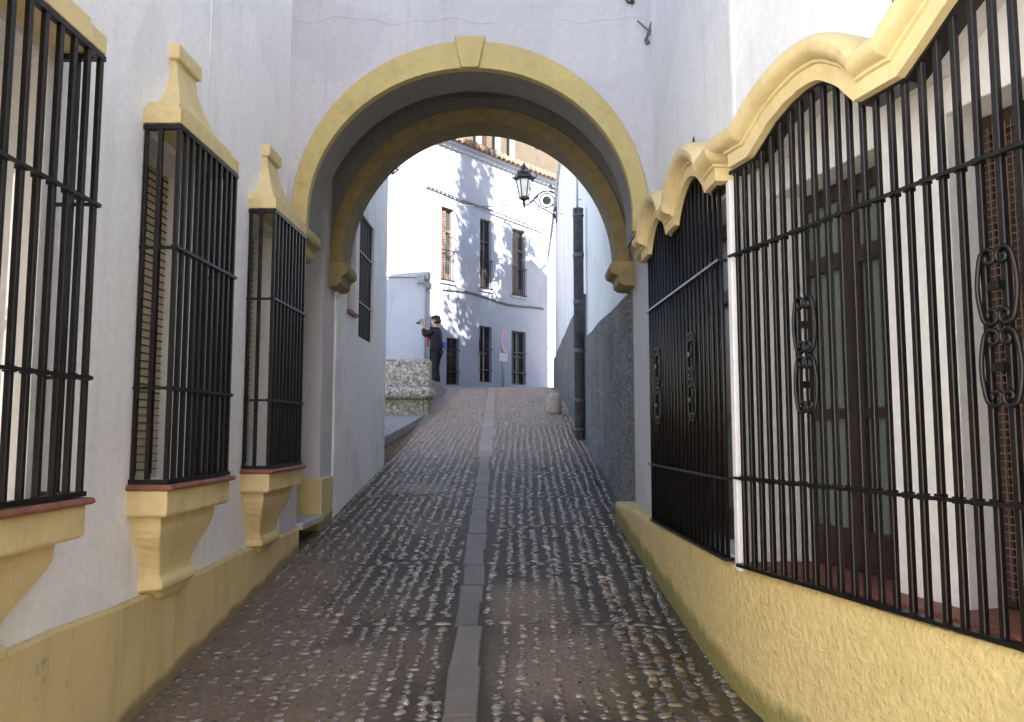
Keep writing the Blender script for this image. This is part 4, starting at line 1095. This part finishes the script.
head_shell([(.104, .10, 1.65, -.012), (.112, .106, 1.675, -.012), (.106, .10, 1.715, -.014), (.08, .075, 1.745, -.016), (.03, .03, 1.758, -.016)], .03, 0, 'cap', HAT)
mb = MB(); mb.tube([PP(.205, .02, 1.22), PP(.21, .02, 1.05), PP(.20, .03, .98)], [.022, .03, .02], 8); mb.tube([PP(.2, .05, 1.3), PP(.19, .02, 1.2)], .012, 6); mb.build('red_trim', simple('red_cloth', (.42, .02, .03), .7), PE)
CM = thing('camera', 'small pale camera held up in front of the face by the person in black', 'camera', PP(.38, 0, 1.56))
mb = MB()
def PB(m, f0, f1, s0, s1, z0, z1): m.box(f0, f1, s0, s1, z0, z1, PP)
PB(mb, .335, .405, -.07, .07, 1.535, 1.645); PB(mb, .345, .395, -.03, .03, 1.645, 1.675); mb.build('camera_body', simple('grey_camera', (.13, .13, .135), .35, .2), CM, bevel=.006)
mb = MB(); mb.tube([PP(.405, 0, 1.585), PP(.47, 0, 1.585)], .036, 14); mb.tube([PP(.47, 0, 1.585), PP(.49, 0, 1.585)], .031, 14); mb.build('lens', simple('black_lens', (.02, .02, .02), .3), CM)
BP = thing('pouch', 'bright blue pouch hanging at the back of the person in black', 'pouch', PP(-.17, .0, 1.0))
mb = MB(); PB(mb, -.205, -.135, -.16, -.02, .95, 1.09); mb.build('pouch_body', simple('blue_nylon', (.03, .09, .50), .6), BP, bevel=.025)
mb = MB(); PB(mb, -.211, -.13, -.163, -.017, 1.05, 1.095); mb.build('pouch_flap', simple('blue_nylon_flap', (.02, .06, .36), .6), BP, bevel=.02)

# ------------------------------------------------------------------ what casts the shade (out of the picture)
OCW = plaster('shade_block_ochre', (.34, .25, .15), (.25, .19, .12))
TB = thing('ochre_house', 'unseen tall ochre block added behind the camera to shade the alley', 'house', (4, -8, -1))
mb = MB(); mb.prism([(1.76, -6), (4.2, -11.6), (10, -11.6), (10, -6)], lambda u, v, w_: (u, v, w_), -2, 15); mb.build('wall', OCW, TB)  # added wedge, cut along the sun line to shape near sun and shade
mb = MB(); mb.prism([(1.80, -5.95), (4.25, -11.7), (10.1, -11.7), (10.1, -5.9)], lambda u, v, w_: (u, v, w_), 15, 15.2); mb.build('roof', TILE, TB)
def tree(x, y, z0, zones, h, name, label, n, seed):
    rg = np.random.default_rng(seed)
    T_ = thing(name, label, 'tree', (x, y, z0))
    m = MB(); m.tube([(x, y, z0-.2), (x+.05, y, z0+h*.4), (x-.05, y+.05, z0+h*.95)], [.20, .14, .03], 10)
    for k in range(14):
        a = rg.random()*2*PI; zz = z0+h*(.45+.4*rg.random()); L = .5+rg.random()*1.0
        m.tube([(x, y, zz), (x+L*.6*math.cos(a), y+L*.6*math.sin(a), zz+.35*L), (x+L*math.cos(a), y+L*math.sin(a), zz+.8*L)], [.05, .03, .01], 6)
    m.build('trunk', simple('bark', (.12, .09, .06), .9), T_)
    C = []
    for (cz, rz, rxy, num) in zones:
        cl = rg.normal(0, .45, (max(6, num//70), 3)); q = cl[rg.integers(0, len(cl), num)]+rg.normal(0, .17, (num, 3))
        ln = np.linalg.norm(q, axis=1); q = q[ln < 1.15]
        C.append(np.stack([x+q[:, 0]*rxy, y+q[:, 1]*rxy, cz+q[:, 2]*rz], -1))
    C = np.concatenate(C); n_ = len(C)
    a = rg.normal(0, 1, (n_, 3)); a /= np.linalg.norm(a, axis=1)[:, None]; b = np.cross(a, rg.normal(0, 1, (n_, 3))); b /= np.linalg.norm(b, axis=1)[:, None]
    s1 = rg.uniform(.06, .12, (n_, 1)); a = a*s1; b = b*s1*.5
    V = np.stack([C-a, C+b, C+a, C-b], 1).reshape(-1, 3)
    o = mesh_np('crown', V, np.arange(n_*4).reshape(-1, 4), simple('leaf_green', (.05, .085, .03), .6), smooth=False)
    o.data.transform(Matrix.Translation(-Vector((x, y, z0)))); o.parent = T_
tree(2.45, 12.35, zg(12.3), [(11.0, 1.2, .95, 2200), (13.0, 1.5, .80, 2600), (15.0, 1.6, .72, 2400)], 14, 'tall_tree', 'tall narrow leafy tree behind the sunlit house on the right', 0, 4)
tree(2.6, 16.3, zg(16.3), [(9.8, 1.2, 1.15, 2200), (11.3, 1.0, .9, 1500)], 9.5, 'leafy_tree', 'lower leafy tree behind the sunlit house on the right', 0, 9)
tree(1.95, 18.9, zg(18.9), [(9.1, .7, .75, 800)], 6.6, 'leafy_tree', 'small leafy tree behind the far end of the sunlit house', 0, 13)
